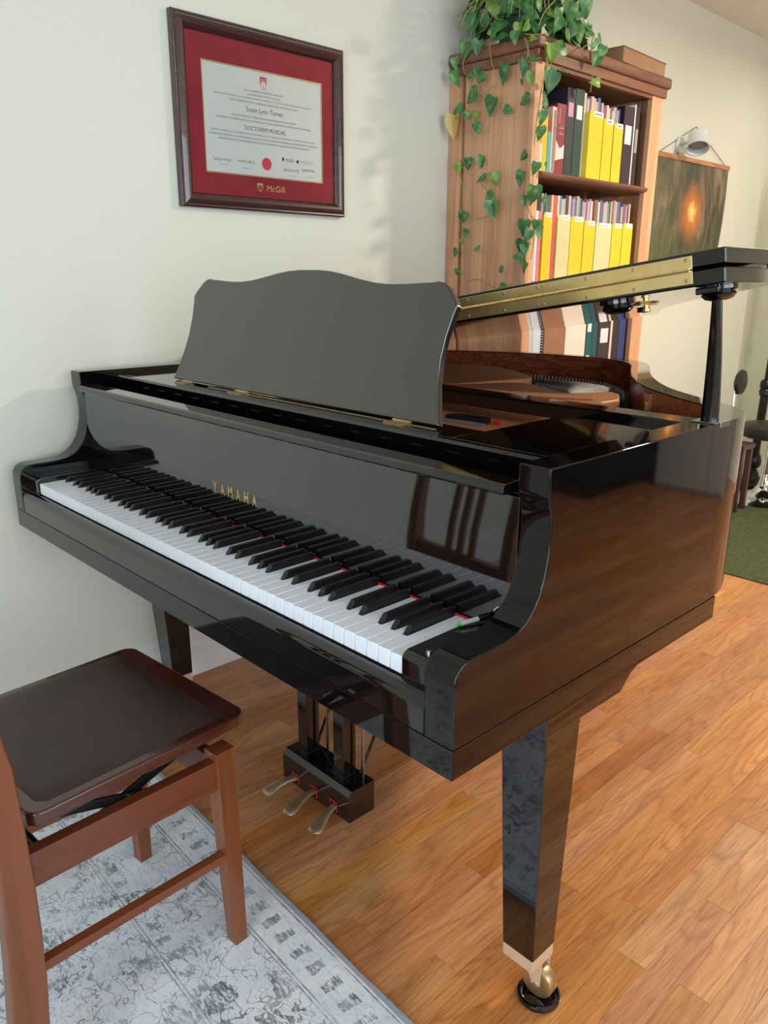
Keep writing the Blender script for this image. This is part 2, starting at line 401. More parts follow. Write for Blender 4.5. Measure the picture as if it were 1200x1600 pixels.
# ================================================================ RUGS
def rug_mat():
    m = mat('distressed_rug', (200,210,220), 0.95); t = NT(m); tc = t.n('TexCoord'); sp = t.n('SeparateXYZ'); t.l(tc.outputs['Object'], sp.inputs[0])
    X, Y = sp.outputs[0], sp.outputs[1]      # Y runs from 0 at the edge to minus inside the rug
    wn = t.n('TexNoise', i_Scale=7.0, i_Detail=6.0, i_Roughness=0.6); t.l(tc.outputs['Object'], wn.inputs['Vector'])
    base = t.ramp(wn.outputs[0], [(0.34, (218,223,234)), (0.52, (234,238,245)), (0.68, (244,246,248))])
    # winding vine lines = iso-lines of a warped noise
    def iso(scale, lo, wd, det=1.5, dist=0.0):
        n = t.n('TexNoise', i_Scale=scale, i_Detail=det, i_Distortion=dist); t.l(tc.outputs['Object'], n.inputs['Vector'])
        return t.math('LESS_THAN', t.math('ABSOLUTE', t.math('SUBTRACT', n.outputs[0], lo)), wd)
    vines = iso(13.0, 0.5, 0.0055, 2.0, 0.3)
    vines2 = iso(26.0, 0.55, 0.008, 2.0, 0.3)
    # ragged flower heads: voronoi cells with hatched filling
    vo = t.n('TexVoronoi', i_Scale=10.5, i_Randomness=0.95); wv = t.n('TexNoise', i_Scale=28.0, i_Detail=3.0); t.l(tc.outputs['Object'], wv.inputs['Vector'])
    va = t.n('VectorMath', operation='SCALE'); t.l(wv.outputs['Color'], va.inputs[0]); va.inputs['Scale'].default_value = 0.11
    vb = t.n('VectorMath', operation='ADD'); t.l(tc.outputs['Object'], vb.inputs[0]); t.l(va.outputs[0], vb.inputs[1]); t.l(vb.outputs[0], vo.inputs['Vector'])
    head = t.math('LESS_THAN', vo.outputs['Distance'], 0.36)
    mp = t.n('Mapping'); mp.inputs['Scale'].default_value = (60, 190, 60); t.l(tc.outputs['Object'], mp.inputs['Vector'])
    h = t.n('TexNoise', i_Scale=1.0, i_Detail=3.0, i_Roughness=0.7, i_Distortion=0.6); t.l(mp.outputs[0], h.inputs['Vector'])
    hatch = t.math('GREATER_THAN', h.outputs[0], 0.47)
    ragged = t.math('MULTIPLY', head, hatch)
    scat = t.math('GREATER_THAN', h.outputs[0], 0.56)
    # border rows parallel to the edge
    def band(y, w_): return t.math('LESS_THAN', t.math('ABSOLUTE', t.math('ADD', Y, y)), w_)
    lines = t.math('ADD', t.math('ADD', band(0.0155, 0.0018), band(0.095, 0.0016)), t.math('ADD', band(0.102, 0.0014), t.math('ADD', band(0.255, 0.0016), band(0.262, 0.0012))))
    sawx = t.math('ABSOLUTE', t.math('SUBTRACT', t.math('FRACT', t.math('MULTIPLY', X, 21.0)), 0.5))
    row = t.math('MULTIPLY', t.math('LESS_THAN', sawx, t.math('SUBTRACT', 0.55, t.math('MULTIPLY', wv.outputs[0], 0.65))), t.math('ADD', band(0.056, 0.019), band(0.235, 0.013)))
    row = t.math('MULTIPLY', row, t.math('GREATER_THAN', h.outputs[0], 0.44))
    inner = t.math('GREATER_THAN', t.math('ABSOLUTE', Y), 0.10)
    ink = t.math('MINIMUM', 1.0, t.math('ADD', t.math('MULTIPLY', t.math('ADD', ragged, t.math('ADD', vines, vines2)), inner), t.math('ADD', t.math('MULTIPLY', lines, 0.9), row)))
    wear = t.n('TexNoise', i_Scale=13.0, i_Detail=5.0, i_Roughness=0.7); t.l(tc.outputs['Object'], wear.inputs['Vector'])
    wf = t.n('MapRange'); t.l(wear.outputs[0], wf.inputs[0]); wf.inputs[1].default_value = 0.36; wf.inputs[2].default_value = 0.6; wf.inputs[3].default_value = 0.22; wf.inputs[4].default_value = 0.85
    ink = t.math('MULTIPLY', ink, wf.outputs[0])
    ink = t.math('ADD', ink, t.math('MULTIPLY', scat, 0.22))
    # warm / cool grey ink
    ic = t.ramp(wn.outputs[0], [(0.4, (104,114,128)), (0.6, (126,126,130))])
    c = t.mixc(ink, base, ic)
    edge = t.math('LESS_THAN', t.math('ABSOLUTE', Y), 0.010)
    c = t.mixc(t.math('MULTIPLY', edge, 0.75), c, (128,138,150))
    t.l(c, t.b.inputs['Base Color'])
    nb = t.n('TexNoise', i_Scale=420.0, i_Detail=1.0); t.l(tc.outputs['Object'], nb.inputs['Vector']); t.bump(nb.outputs[0], 0.5, 0.002)
    return m
rg = obj('area_rug', (lambda n=36: (
    [( -0.90+2.9*i/n, -2.35 if j == 0 else 0.0015*math.sin(i*1.7), z) for z in (0.0, 0.0075) for j in (0,1) for i in range(n+1)],
    [(i, i+1, n+2+i, n+1+i)[::-1] for i in range(n)] + [(2*n+2+i, 2*n+3+i, 3*n+4+i, 3*n+3+i) for i in range(n)] +
    [(n+1+i, n+2+i, 3*n+4+i, 3*n+3+i) for i in range(n)] + [(i+1, i, 2*n+2+i, 2*n+3+i) for i in range(n)] + [(0, n+1, 3*n+3, 2*n+2), (n, 2*n+1, 4*n+3, 3*n+2)]))(), rug_mat())
V = [v.co.copy() for v in rg.data.vertices]
rg.location = (0.20, 0.0975, 0.0); rg.rotation_euler = (0,0,R(-2.3))
tag(rg, 'pale blue-grey distressed floral rug under the wooden chair', 'rug')
for v in rg.data.vertices:      # keep the rug clear of the wall
    if v.co.x < -0.89: v.co.x = -0.90
gr = obj('green_rug', box(-0.70, 0.62, 2.575, 4.1, 0.0, 0.007), noisy('green_wool', (56,66,42), (78,84,50), 60, 0.98, 0.6, 400, detail=5), bevel=.003, origin=(0.4, 3.3, 0))
tag(gr, 'dark green flecked rug under the round stool at the back', 'rug')
# ================================================================ GRAND PIANO
P = thing('grand_piano', 'black polished baby grand piano with open keyboard and lid propped up', 'piano', (0, 0.6, 0))
B = M['black']
XA, AT = 0.7215, 0.0495
RT = 0.982
arm_prof = [(-0.022,0.655),(-0.023,0.740),(-0.021,0.752),(-0.015,0.762),(-0.005,0.768),(0.006,0.770),(0.045,0.770),(0.075,0.771),(0.098,0.775),(0.116,0.784),(0.130,0.797),(0.142,0.815),(0.150,0.835),(0.156,0.862),(0.158,0.890),(0.157,0.912),(0.153,0.930),(0.149,0.942),(0.148,0.950),(0.148,RT)]
YS = 0.66
# outer rim outline from the treble straight side round the tail to the spine
out_raw = [(XA,YS),(0.7205,0.700),(0.714,0.745),(0.698,0.782),(0.672,0.815),(0.640,0.842),(0.600,0.868),(0.555,0.897),(0.500,0.938),(0.447,0.985),(0.395,1.045),(0.345,1.112),(0.300,1.180),(0.262,1.245),(0.228,1.308),(0.196,1.365),(0.160,1.418),(0.118,1.457),(0.065,1.484),(0.0,1.499),(-0.08,1.500),(-0.18,1.487),(-0.29,1.455),(-0.40,1.402),(-0.50,1.338),(-0.585,1.268),(-0.655,1.190),(-0.700,1.100),(-0.7185,1.01),(-XA,0.93),(-XA,YS)]
def smooth2(P_, it=1):
    for _ in range(it):
        Q = [P_[0]]
        for a, b in zip(P_[:-1], P_[1:]):
            Q += [(a[0]*.75+b[0]*.25, a[1]*.75+b[1]*.25), (a[0]*.25+b[0]*.75, a[1]*.25+b[1]*.75)]
        Q.append(P_[-1]); P_ = Q
    return P_
out = smooth2(out_raw, 1)
def inset(P_, d):
    Q = []
    for i, p in enumerate(P_):
        a = Vector(P_[max(i-1,0)]); b = Vector(P_[min(i+1,len(P_)-1)]); t = (b-a).normalized()
        Q.append((p[0]-t.y*d, p[1]+t.x*d))
    Q[0] = (P_[0][0]-d, P_[0][1]); Q[-1] = (P_[-1][0]+d, P_[-1][1])
    return Q
inn = inset(out, AT)
def case_geo():
    V, F, MI = [], [], []
    n = len(arm_prof); R0 = 0.655
    ids = {}
    for side, s in (('r', 1), ('l', -1)):
        for nm, x in (('o', s*XA), ('i', s*(XA-AT))):
            st = len(V); V += [(x, p[0], p[1]) for p in arm_prof]
            V += [(x, YS, RT), (x, YS, R0)]
            ids[side+nm] = list(range(st, st+n+2))
        o, i_ = ids[side+'o'], ids[side+'i']
        F += [tuple(o), tuple(i_)]; MI += [0, 0]
        for k in range(n+2):
            if k == n: continue       # the open end joins the rim
            k2 = (k+1) % (n+2); F.append((o[k], o[k2], i_[k2], i_[k])); MI.append(0)
    m = len(out); st = len(V)
    for q in range(m):
        V += [(out[q][0],out[q][1],R0),(out[q][0],out[q][1],RT),(inn[q][0],inn[q][1],R0),(inn[q][0],inn[q][1],RT)]
    for q in range(m-1):
        a, b = st+4*q, st+4*q+4
        F += [(a,b,b+1,a+1),(a+1,b+1,b+3,a+3),(a+3,b+3,b+2,a+2),(a+2,b+2,b,a)]; MI += [0,0,1,0]
    return V, F, MI
V, F, MI = case_geo()
me = bpy.data.meshes.new('case'); me.from_pydata([(v[0], v[1]-0.6, v[2]) for v in V], [], F)
me.materials.append(M['black_case']); me.materials.append(M['veneer'])
for p_, mi in zip(me.polygons, MI): p_.material_index = mi
bm = bmesh.new(); bm.from_mesh(me); bmesh.ops.remove_doubles(bm, verts=bm.verts, dist=0.0004); bmesh.ops.recalc_face_normals(bm, faces=bm.faces)
ed = [e for e in bm.edges if len(e.link_faces) == 2 and e.calc_face_angle(0) > R(42)]
bmesh.ops.bevel(bm, geom=ed, offset=0.0022, segments=3, affect='EDGES', profile=0.5, clamp_overlap=True)
bm.to_mesh(me); bm.free(); me.shade_smooth(); me.set_sharp_from_angle(angle=R(40))
cs = put('case', (0,0,0), (0,0,0), me, P); wn_ = cs.modifiers.new('weighted_normal', 'WEIGHTED_NORMAL'); wn_.keep_sharp = True; wn_.weight = 60; OFF[cs.name] = Vector((0,0.6,0))
# key bed slab below the arms, soundboard bottom and braces
obj('key_bed', prism([(-XA,-0.022),(XA,-0.022),(XA,0.70),(-XA,0.70)], 'z', 0.612, 0.6548), M['black_case'], P, bevel=.0010)
obj('case_underside', prism([(p[0], p[1]) for p in inset(out, .03)], 'z', 0.66, 0.672), M['soundboard'], P)
for a, b in (((-0.3,0.70),(-0.25,1.35)), ((0.1,0.70),(0.0,1.40)), ((0.45,0.70),(0.12,1.33))):
    d = (Vector(b)-Vector(a)).normalized(); nn = Vector((-d.y, d.x))*0.04
    obj('brace', prism([(a[0]+nn.x,a[1]+nn.y),(a[0]-nn.x,a[1]-nn.y),(b[0]-nn.x,b[1]-nn.y),(b[0]+nn.x,b[1]+nn.y)], 'z', 0.60, 0.66), M['soundboard'], P, bevel=.003)
# key slip in front of the keys
ks = [(-0.0215,0.6555),(-0.0215,0.690),(-0.0195,0.699),(-0.015,0.705),(-0.009,0.7075),(-0.003,0.7075),(-0.003,0.6555)]
obj('key_slip', prism(ks, 'x', -(XA-AT)+.0006, XA-AT-.0006), B, P, bevel=.0012)
# cheek blocks
for s in (1, -1):
    x0, x1 = sorted((s*0.6135, s*(XA-AT-.0006)))
    cp = [(-0.004,0.690),(-0.004,0.738),(0.001,0.744),(0.008,0.746),(0.154,0.746),(0.154,0.690)]
    obj('cheek_block', prism(cp, 'x', x0, x1), B, P, bevel=.002, label='small black block filling the end of the keyboard')
obj('cheek_pin', lathe([(0.0045,0),(0.0045,0.006),(0.003,0.008)], (0.648,0.012,0.746), 12), M['silver'], P, smooth=True)
# ---- keys
letters = 'ABCDEFG'
WK = 0.0235; KX = -0.611; KT = 0.735
def is_black(i): return i < 51 and letters[i % 7] in 'ACDFG'
SH = {'A': 0.0012, 'C': -0.0022, 'D': 0.0022, 'F': -0.0028, 'G': 0.0}     # sideways shift of the sharps
def bx(i): return KX+(i+1)*WK+SH[letters[i % 7]]
for i in range(52):
    x0, x1 = KX+i*WK+.0005, KX+(i+1)*WK-.0005
    l = bx(i-1)+0.0062 if i > 0 and is_black(i-1) else x0
    r = bx(i)-0.0062 if is_black(i) else x1
    l, r = max(l, x0), min(r, x1)
    Pk = [(x0,0.0),(x1,0.0),(x1,0.0485),(r,0.0495),(r,0.152),(l,0.152),(l,0.0495),(x0,0.0485)]
    obj('white_key', prism(Pk, 'z', 0.709, KT), M['ivory'], P, bevel=.0009, seg=1)
for i in range(51):
    if not is_black(i): continue
    c_ = bx(i); w0, w1 = 0.0054, 0.0043
    V = [(c_-w0,0.0525,KT-.006),(c_+w0,0.0525,KT-.006),(c_+w0,0.1505,KT-.006),(c_-w0,0.1505,KT-.006),
         (c_-w1,0.0610,KT+.0112),(c_+w1,0.0610,KT+.0112),(c_+w1,0.1505,KT+.0118),(c_-w1,0.1505,KT+.0118),
         (c_-w0*.97,0.0535,KT+.001),(c_+w0*.97,0.0535,KT+.001)]
    F = [(0,3,2,1),(4,5,6,7),(0,1,9,8),(8,9,5,4),(1,2,6,5,9),(2,3,7,6),(3,0,8,4,7)]
    obj('black_key', (V, F), M['ebony'], P, bevel=.0011, seg=2)
obj('key_felt', box(-0.611,0.612,0.1508,0.1545,0.728,0.7372), M['felt'], P, label='red felt strip behind the keys')
obj('key_frame', box(-0.612,0.612,0.004,0.150,0.6655,0.706), M['soundboard'], P)
# ---- fallboard with folded lip and long hinge
fb = obj('fallboard', box(-XA+AT+.001, XA-AT-.001, 0.1555, 0.1755, 0.738, 0.934), M['black_front'], P, bevel=.0015)
lip = [(0.1755,0.9365),(0.139,0.9365),(0.136,0.940),(0.1375,0.9475),(0.142,0.951),(0.1755,0.953)]
obj('fallboard_lip', prism(lip, 'x', -0.657, 0.657), B, fb, bevel=.0012)
obj('lip_hinge', join(*[box(-0.64+.082*i, -0.64+.082*i+.05, 0.1495, 0.1553, 0.9335, 0.9362) for i in range(16)]), M['chrome'], fb, label='thin steel hinge under the lip')
lm_ = frame((-0.018, 0.1552, 0.7975), (1,0,0), (0,0,1))
for q, ch in enumerate('YAMAHA'):
    wd = 0.0165 if ch == 'M' else 0.0145
    M_ = frame((-0.012+(q-2.5)*0.0275, 0.1550, 0.8025), (1,0,0), (0,0,1))
    text('letter', ch, M_, M['goldleaf'], fb, width=wd, height=0.0225, bold=0.035)
# ---- inside the case front: pin block cover, front rail, ledges, music desk frame
obj('pin_block', box(-0.671, 0.671, 0.176, 0.235, 0.86, 0.905), B, P)
fr = [(0.235,0.905),(0.235,0.966),(0.238,0.970),(0.252,0.970),(0.252,0.905)]
obj('front_rail', prism(fr, 'x', -0.6715, 0.6715), B, P, bevel=.001)
for x0, x1, y1 in ((0.462,0.6715,0.535), (-0.6715,-0.485,0.535)):
    obj('desk_ledge', box(x0, x1, 0.2525, y1, 0.952, 0.970), B, P, bevel=.0015)
obj('ledge_filler', box(-0.6715, 0.6715, 0.5355, 0.6215, 0.940, 0.958) if False else box(0.462, 0.6715, 0.5355, 0.6415, 0.942, 0.962), B, P, bevel=.001)
obj('desk_rail', box(-0.4845, 0.4615, 0.2525, 0.335, 0.952, 0.970), B, P, bevel=.0015)
obj('cross_bar', box(-0.6715, 0.6715, 0.642, 0.704, 0.944, 0.973), B, P, bevel=.003)
# music desk: shaped panel leaning back, hinged on the rail
def desk_outline():
    """outline in (u, v): u across, v up the slope"""
    ctrl = [(-0.432,0.0),(0.432,0.0),(0.421,0.03),(0.409,0.07),(0.403,0.11),(0.404,0.15),(0.410,0.185),(0.414,0.20),(0.402,0.215),(0.385,0.232),(0.372,0.239),(0.360,0.241),(0.345,0.239)]
    top = []
    for i in range(21):
        x = 0.33-0.66*i/20; a = abs(x)
        if a > 0.245: h = 0.2385-0.0035*math.sin((0.33-a)/0.085*math.pi*0.5)
        else:
            t = (0.245-a)/0.245; h = 0.235+0.026*(0.5-0.5*math.cos(math.pi*min(t*1.12,1)))
        top.append((x, h))
    left = [(-p[0], p[1]) for p in ctrl[:1:-1]]
    return ctrl+top+left
md = thing('x', 'x', 'x') if False else None
dg_ = desk_outline(); th = 0.0145
c0 = Vector((-0.034, 0.292, 0.9745)); ux = Vector((1,0,0)); uy = Vector((0, 0.295, 0.955)).normalized(); un = ux.cross(uy)
V = [tuple(c0+ux*p[0]+uy*p[1]) for p in dg_]+[tuple(c0+ux*p[0]+uy*p[1]-un*th) for p in dg_]
n = len(dg_); F = [tuple(range(n)), tuple(range(2*n-1,n-1,-1))]+[(i,(i+1)%n,n+(i+1)%n,n+i) for i in range(n)]
desk = obj('music_desk', (V, F), [M['desk']], P, bevel=.0025, seg=3)
for hx in (-0.395, -0.17, 0.315):
    obj('hinge', join(box(hx-.022,hx+.022,0.266,0.290,0.9702,0.9722), tube([(hx-.022,0.291,0.9725),(hx+.022,0.291,0.9725)], .0026, 8)), M['brass2'], desk)
obj('desk_strip', box(-0.30, 0.40, 0.2835, 0.2865, 0.9702, 0.9712), M['brass2'], desk, label='thin brass strip along the foot of the music desk')
# ---- cast iron plate, strings
PL = M['copper']
plate = obj('iron_plate', prism([(-0.669,0.253),(0.669,0.253),(0.669,0.66),(0.45,0.80),(0.36,0.86),(0.18,0.74),(0.05,0.69),(-0.12,0.66),(-0.12,0.80),(-0.25,0.84),(-0.669,0.84)], 'z', 0.905, 0.922), PL, P, bevel=.002)
Ap = smooth2([(-0.669,0.80),(-0.30,0.78),(-0.12,0.82),(-0.085,0.88),(-0.062,0.98),(-0.035,1.09),(-0.022,1.135),(-0.075,1.19),(-0.135,1.228),(-0.20,1.262),(-0.27,1.285),(-0.36,1.280),(-0.46,1.235),(-0.54,1.17),(-0.62,1.08),(-0.666,0.96)], 1)
obj('plate_flange', prism(Ap, 'z', 0.925, 0.947), PL, plate, bevel=.006, seg=3)
Bp = smooth2([(-0.20,0.60),(-0.10,0.665),(0.05,0.705),(0.18,0.752),(0.266,0.79),(0.372,0.915),(0.285,1.062),(0.245,1.00),(0.205,0.935),(0.144,0.972),(0.090,1.010),(0.031,1.030),(-0.015,0.985),(-0.05,0.90),(-0.13,0.80),(-0.30,0.76),(-0.36,0.66)], 1)
obj('plate_strut', prism(Bp, 'z', 0.915, 0.949), PL, plate, bevel=.007, seg=3)
obj('plate_bar', tube([(0.10,0.735,0.962),(0.20,0.765,0.962),(0.345,0.845,0.962)], .0065, 10), PL, plate, smooth=True)
obj('soundboard', prism(inset(inset(out, AT), .001), 'z', 0.850, 0.860), M['soundboard'], P)
rb = smooth2([(-0.022,1.142),(0.035,1.140),(0.085,1.108),(0.131,1.070),(0.168,1.028),(0.198,0.985),(0.212,0.990),(0.185,1.045),(0.140,1.092),(0.092,1.130),(0.038,1.160),(-0.020,1.163)], 1)
obj('bridge', prism(rb, 'z', 0.860, 0.921), M['soundboard'], P, bevel=.002)
hp = smooth2([(-0.13,1.245),(-0.03,1.262),(0.05,1.262),(0.12,1.245),(0.18,1.205),(0.235,1.145),(0.285,1.070),(0.305,1.085),(0.265,1.165),(0.215,1.235),(0.14,1.29),(0.05,1.31),(-0.05,1.305),(-0.16,1.285)], 1)
obj('hitch_plate', prism(hp, 'z', 0.905, 0.925), mat('dark_plate', (58,50,46), 0.7), plate, bevel=.002)
ga, gb = [], []
pins_a = [(-0.022,1.150),(0.035,1.148),(0.085,1.117),(0.131,1.078),(0.168,1.034),(0.203,0.988)]
pins_b = [(-0.12,1.262),(-0.03,1.280),(0.05,1.280),(0.12,1.262),(0.18,1.220),(0.24,1.155),(0.290,1.078)]
def along(P_, t):
    L = [0]; 
    for a, b in zip(P_[:-1], P_[1:]): L.append(L[-1]+(Vector(b)-Vector(a)).length)
    s = t*L[-1]
    for i in range(len(P_)-1):
        if s <= L[i+1]+1e-9:
            f = (s-L[i])/(L[i+1]-L[i]); return Vector(P_[i]).lerp(Vector(P_[i+1]), f)
    return Vector(P_[-1])
strings, pins = [], []
NS = 46
for i in range(NS):
    t = i/(NS-1); a = along(pins_a, t); b = along(pins_b, t)
    f = Vector((-0.30+0.62*t, 0.70+0.10*t))
    strings.append(tube([(f.x,f.y,0.938),(a.x,a.y,0.9235),(b.x,b.y,0.930)], 0.0006, 5, False))
    for q, h0, h1 in ((a, 0.918, 0.932), (b, 0.922, 0.938)):
        d = (b-a).normalized()*0.004
        pins.append(tube([(q.x-d.x,q.y-d.y,h0),(q.x,q.y,h1)], 0.0016, 5))
obj('strings', join(*strings), M['steel'], P, smooth=True, kind='stuff')
obj('pins', join(*pins), M['steel'], P, smooth=True, kind='stuff')
obj('felt_wedge', box(0.225,0.245,1.078,1.092,0.922,0.934), M['felt'], P, bevel=.002, label='small red felt wedge among the strings')
obj('felt_wedge', lathe([(0.006,0),(0.007,0.006),(0.004,0.011)], (0.278,0.602,0.922), 12), M['felt'], P, smooth=True, label='red felt button on the plate')
obj('felt_strip', prism([(0.012,0.545),(0.272,0.560),(0.262,0.585),(0.012,0.580)], 'z', 0.922, 0.925), mat('grey_felt', (120,124,134), 0.9), P, label='grey felt strip on the plate')
obj('bass_pins_block', prism([(0.16,0.575),(0.262,0.590),(0.255,0.612),(0.175,0.606)], 'z', 0.922, 0.934), M['rubber'], P, bevel=.003)
# brass lid-lock plate inside the bentside, seen beside the prop
d_ = (Vector((0.447,0.985))-Vector((0.555,0.897))).normalized(); nrm = Vector((-d_.y, d_.x))
pc = Vector((0.455,0.978))
pc_in = Vector((pc.x,pc.y))+Vector((-(-d_.y)*0+nrm.x, nrm.y))*0.0
def wallbox(c, d, n_, hw, t0, t1, z0, z1):
    q = [c+d*hw+n_*t0, c-d*hw+n_*t0, c-d*hw+n_*t1, c+d*hw+n_*t1]
    return prism([(v.x, v.y) for v in q], 'z', z0, z1)
inn_s = sorted(range(1, len(inn)-1), key=lambda i: (Vector(inn[i])-Vector((0.43,0.965))).length)[0]
pc = Vector(inn[inn_s]); d_ = (Vector(inn[inn_s+1])-Vector(inn[inn_s-1])).normalized(); nrm = Vector((-d_.y, d_.x))
lk = obj('lid_lock_plate', wallbox(pc, d_, nrm, 0.019, -0.002, 0.003, 0.925, 0.972), M['brass2'], P, bevel=.0008)
obj('lock_tongue', wallbox(pc-d_*0.004, d_, nrm, 0.007, 0.003, 0.008, 0.935, 0.955), M['brass'], lk, bevel=.001)

# ---- lid: hinged on the spine side, front flap folded back on top
S = 0.157; LA_ = math.atan(S)
LM = Matrix.Translation((-0.735, 0, 0.975)) @ Matrix.Rotation(-LA_, 4, 'Y') @ Matrix.Translation((0.735, 0, 0))
YL = 0.552; kx = 1/math.cos(LA_)
lo = [(p[0]*1.0, p[1]) for p in out if p[1] > 0.60]
grow = inset(out, -0.014)
lp = [(p[0], p[1]) for p in grow]
lp[0] = (0.7355, YL); lp[-1] = (-0.7355, YL)
lp = [(0.7355, YL), (0.7355, 0.66)]+lp[1:-1]+[(-0.7355, 0.66), (-0.7355, YL)]
lp = [((p[0]+0.7355)*kx*0.999-0.7355, p[1]) for p in lp]
lid = obj('lid', xform(prism(lp, 'z', 0.0, 0.0235), LM), B, P, bevel=.0028, seg=3)
W1 = (1.471*kx)-0.7355
flap = obj('lid_flap', xform(box(-0.7355, W1, YL, 0.955, 0.0285, 0.0520), LM), B, P, bevel=.0025, seg=3)
hg = obj('piano_hinge', join(xform(box(-0.60, W1-0.052, YL-0.0012, YL+0.0006, 0.0050, 0.0252), LM), xform(box(-0.60, W1-0.052, YL-0.0012, YL+0.0006, 0.0270, 0.0472), LM)), M['brass'], P, bevel=.0006)
kn = []; x = -0.60
while x < W1-0.056:
    kn.append(xform(tube([(x, YL-0.0020, 0.0261), (x+0.0235, YL-0.0020, 0.0261)], 0.0030, 8), LM)); x += 0.0245
obj('knuckles', join(*kn), M['brass'], hg, smooth=True, kind='stuff')
for zz in (0.0105, 0.0415):
    for i in range(16):
        xs_ = W1-0.062-i*0.0885
        if xs_ < -0.58: continue
        for q in ((0,) if i % 4 != 3 else (0, 0.012)):
            obj('screw', xform(lathe([(0.0034,0),(0.0030,-0.0009),(0.0012,-0.0011)], (xs_-q, YL-0.0012, zz), 10, 'y'), LM), M['brass2'], hg, smooth=True)
# latch hook and rubber buffer on the underside of the lid
lt = obj('lid_latch', xform(join(box(0.455,0.505,0.806,0.820,-0.0025,0.0), box(0.474,0.488,0.780,0.846,-0.004,0.0)), LM), M['brass'], P, bevel=.0008)
obj('latch_pin', xform(lathe([(0.007,-0.018),(0.0085,-0.014),(0.0085,-0.011),(0.005,-0.010),(0.005,-0.003)], (0.481,0.813,0), 14), LM), M['brass'], lt, smooth=True)
obj('rubber_buffer', xform(box(0.325,0.348,1.055,1.078,-0.006,0.0), LM), M['rubber'], P, bevel=.003)
# second prop cup mirrored further along the lid
cup = [(0.030,-0.0005),(0.030,-0.006),(0.024,-0.009),(0.027,-0.014),(0.021,-0.020),(0.014,-0.022),(0.010,-0.020)]
def lz(x): return 0.975+(x+0.735)*S
for cx, cy in ((0.697, 0.612), (0.528, 0.600)):
    obj('prop_cup', xform(lathe(cup, ((cx+0.735)/math.cos(LA_)-0.735, cy, 0), 24), LM), B, P, smooth=True)
obj('prop_block', xform(box(0.690,0.728,0.582,0.618,-0.011,-0.0005), LM), B, P, bevel=.002)
# lid prop: faceted tapered stick standing on the treble rim
def ngon_ring(c, r, n, rot, z): return [(c[0]+r[0]*math.cos(rot+2*math.pi*k/n), c[1]+r[1]*math.sin(rot+2*math.pi*k/n), z) for k in range(n)]
Vp = []
zt = lz(0.697)-0.018
for z, rx, cx, cy in ((0.955,0.0155,0.697,0.640),(0.975,0.0155,0.697,0.640),(1.02,0.0145,0.697,0.637),(1.08,0.0125,0.697,0.630),(1.13,0.0105,0.697,0.622),(zt,0.0085,0.697,0.613)):
    Vp += ngon_ring((cx, cy), (rx, rx*0.8), 8, R(22.5), z)
Fp = [(a*8+k, a*8+(k+1) % 8, a*8+8+(k+1) % 8, a*8+8+k) for a in range(5) for k in range(8)]+[tuple(range(8)), tuple(range(40,48))]
obj('lid_prop', (Vp, Fp), B, P, bevel=.0012)
obj('prop_hinge', join(box(0.680,0.722,0.606,0.664,0.9822,0.9845), box(0.7215,0.7235,0.625,0.66,0.975,0.9845)), M['silver'], P, bevel=.0006)

# ---- legs with blocks, ferrules and casters
def leg(tx, ty, bx_, by, wheel_rot, zb=0.114):
    hw, hb = 0.0415, 0.0315
    L = obj('leg', taper((tx-hw,tx+hw,ty-0.0445,ty+0.0445), 0.572, (bx_-hb,bx_+hb,by-0.031,by+0.031), zb), B, P, bevel=.002)
    obj('ferrule', box(bx_-hb+.0005,bx_+hb-.0005,by-0.0305,by+0.0305,zb-.024,zb), M['champ'], L, bevel=.0015)
    # fork and wheel
    c_ = Vector((bx_+0.018, by+0.016, 0.040)); Rz = Matrix.Translation(c_) @ Matrix.Rotation(wheel_rot, 4, 'Z')
    forks = []
    for s in (-1, 1):
        a = s*0.0145
        forks.append(([(a-.0015*s,-.030,.050),(a-.0015*s,.010,.050),(a-.0015*s,.008,-.004),(a-.0015*s,-.008,-.004),(a+.0015*s,-.030,.050),(a+.0015*s,.010,.050),(a+.0015*s,.008,-.004),(a+.0015*s,-.008,-.004)],
            [(0,1,2,3),(7,6,5,4),(0,4,5,1),(1,5,6,2),(2,6,7,3),(3,7,4,0)]))
    obj('caster_fork', xform(join(*forks, box(-.0145,.0145,-.030,.010,.0445,.050)), Rz), M['champ'], L, bevel=.001)
    obj('caster_wheel', xform(lathe([(0.006,-0.011),(0.014,-0.0115),(0.0255,-0.0125),(0.0278,-0.0115),(0.0290,-0.009),(0.0290,0.009),(0.0278,0.0115),(0.0255,0.0125),(0.014,0.0115),(0.006,0.011)], (0,0,-0.003), 28, 'x'), Rz), M['brass2'], L, smooth=True)
    obj('axle', xform(lathe([(0.0045,-0.0185),(0.0045,0.0185)], (0,0,-0.002), 12, 'x'), Rz), M['chrome'], L, smooth=True)
    return c_
blk = [(0.19,0.572),(0.19,0.612),(0.47,0.612),(0.425,0.596),(0.395,0.572)]
wheels = []
wheels.append(leg(0.668, 0.2445, 0.656, 0.272, R(-84)))
wheels.append(leg(-0.672, 0.330, -0.660, 0.345, R(-84), 0.092))
wheels.append(leg(-0.02, 1.245, -0.02, 1.245, R(-20)))
obj('leg_block', prism(blk, 'x', 0.606, 0.7145), B, P, bevel=.003)
obj('leg_block', prism([(y+.07, z) for y, z in blk], 'x', -0.7145, -0.610), B, P, bevel=.003)
obj('leg_block', box(-0.08,0.04,1.17,1.32,0.572,0.66), B, P, bevel=.003)
obj('leg_catch', join(box(0.632,0.656,0.1895,0.1915,0.592,0.600), tube([(0.636,0.188,0.596),(0.650,0.184,0.588)], .003, 8)), M['blackmetal'], P, label='small black steel leg catch')
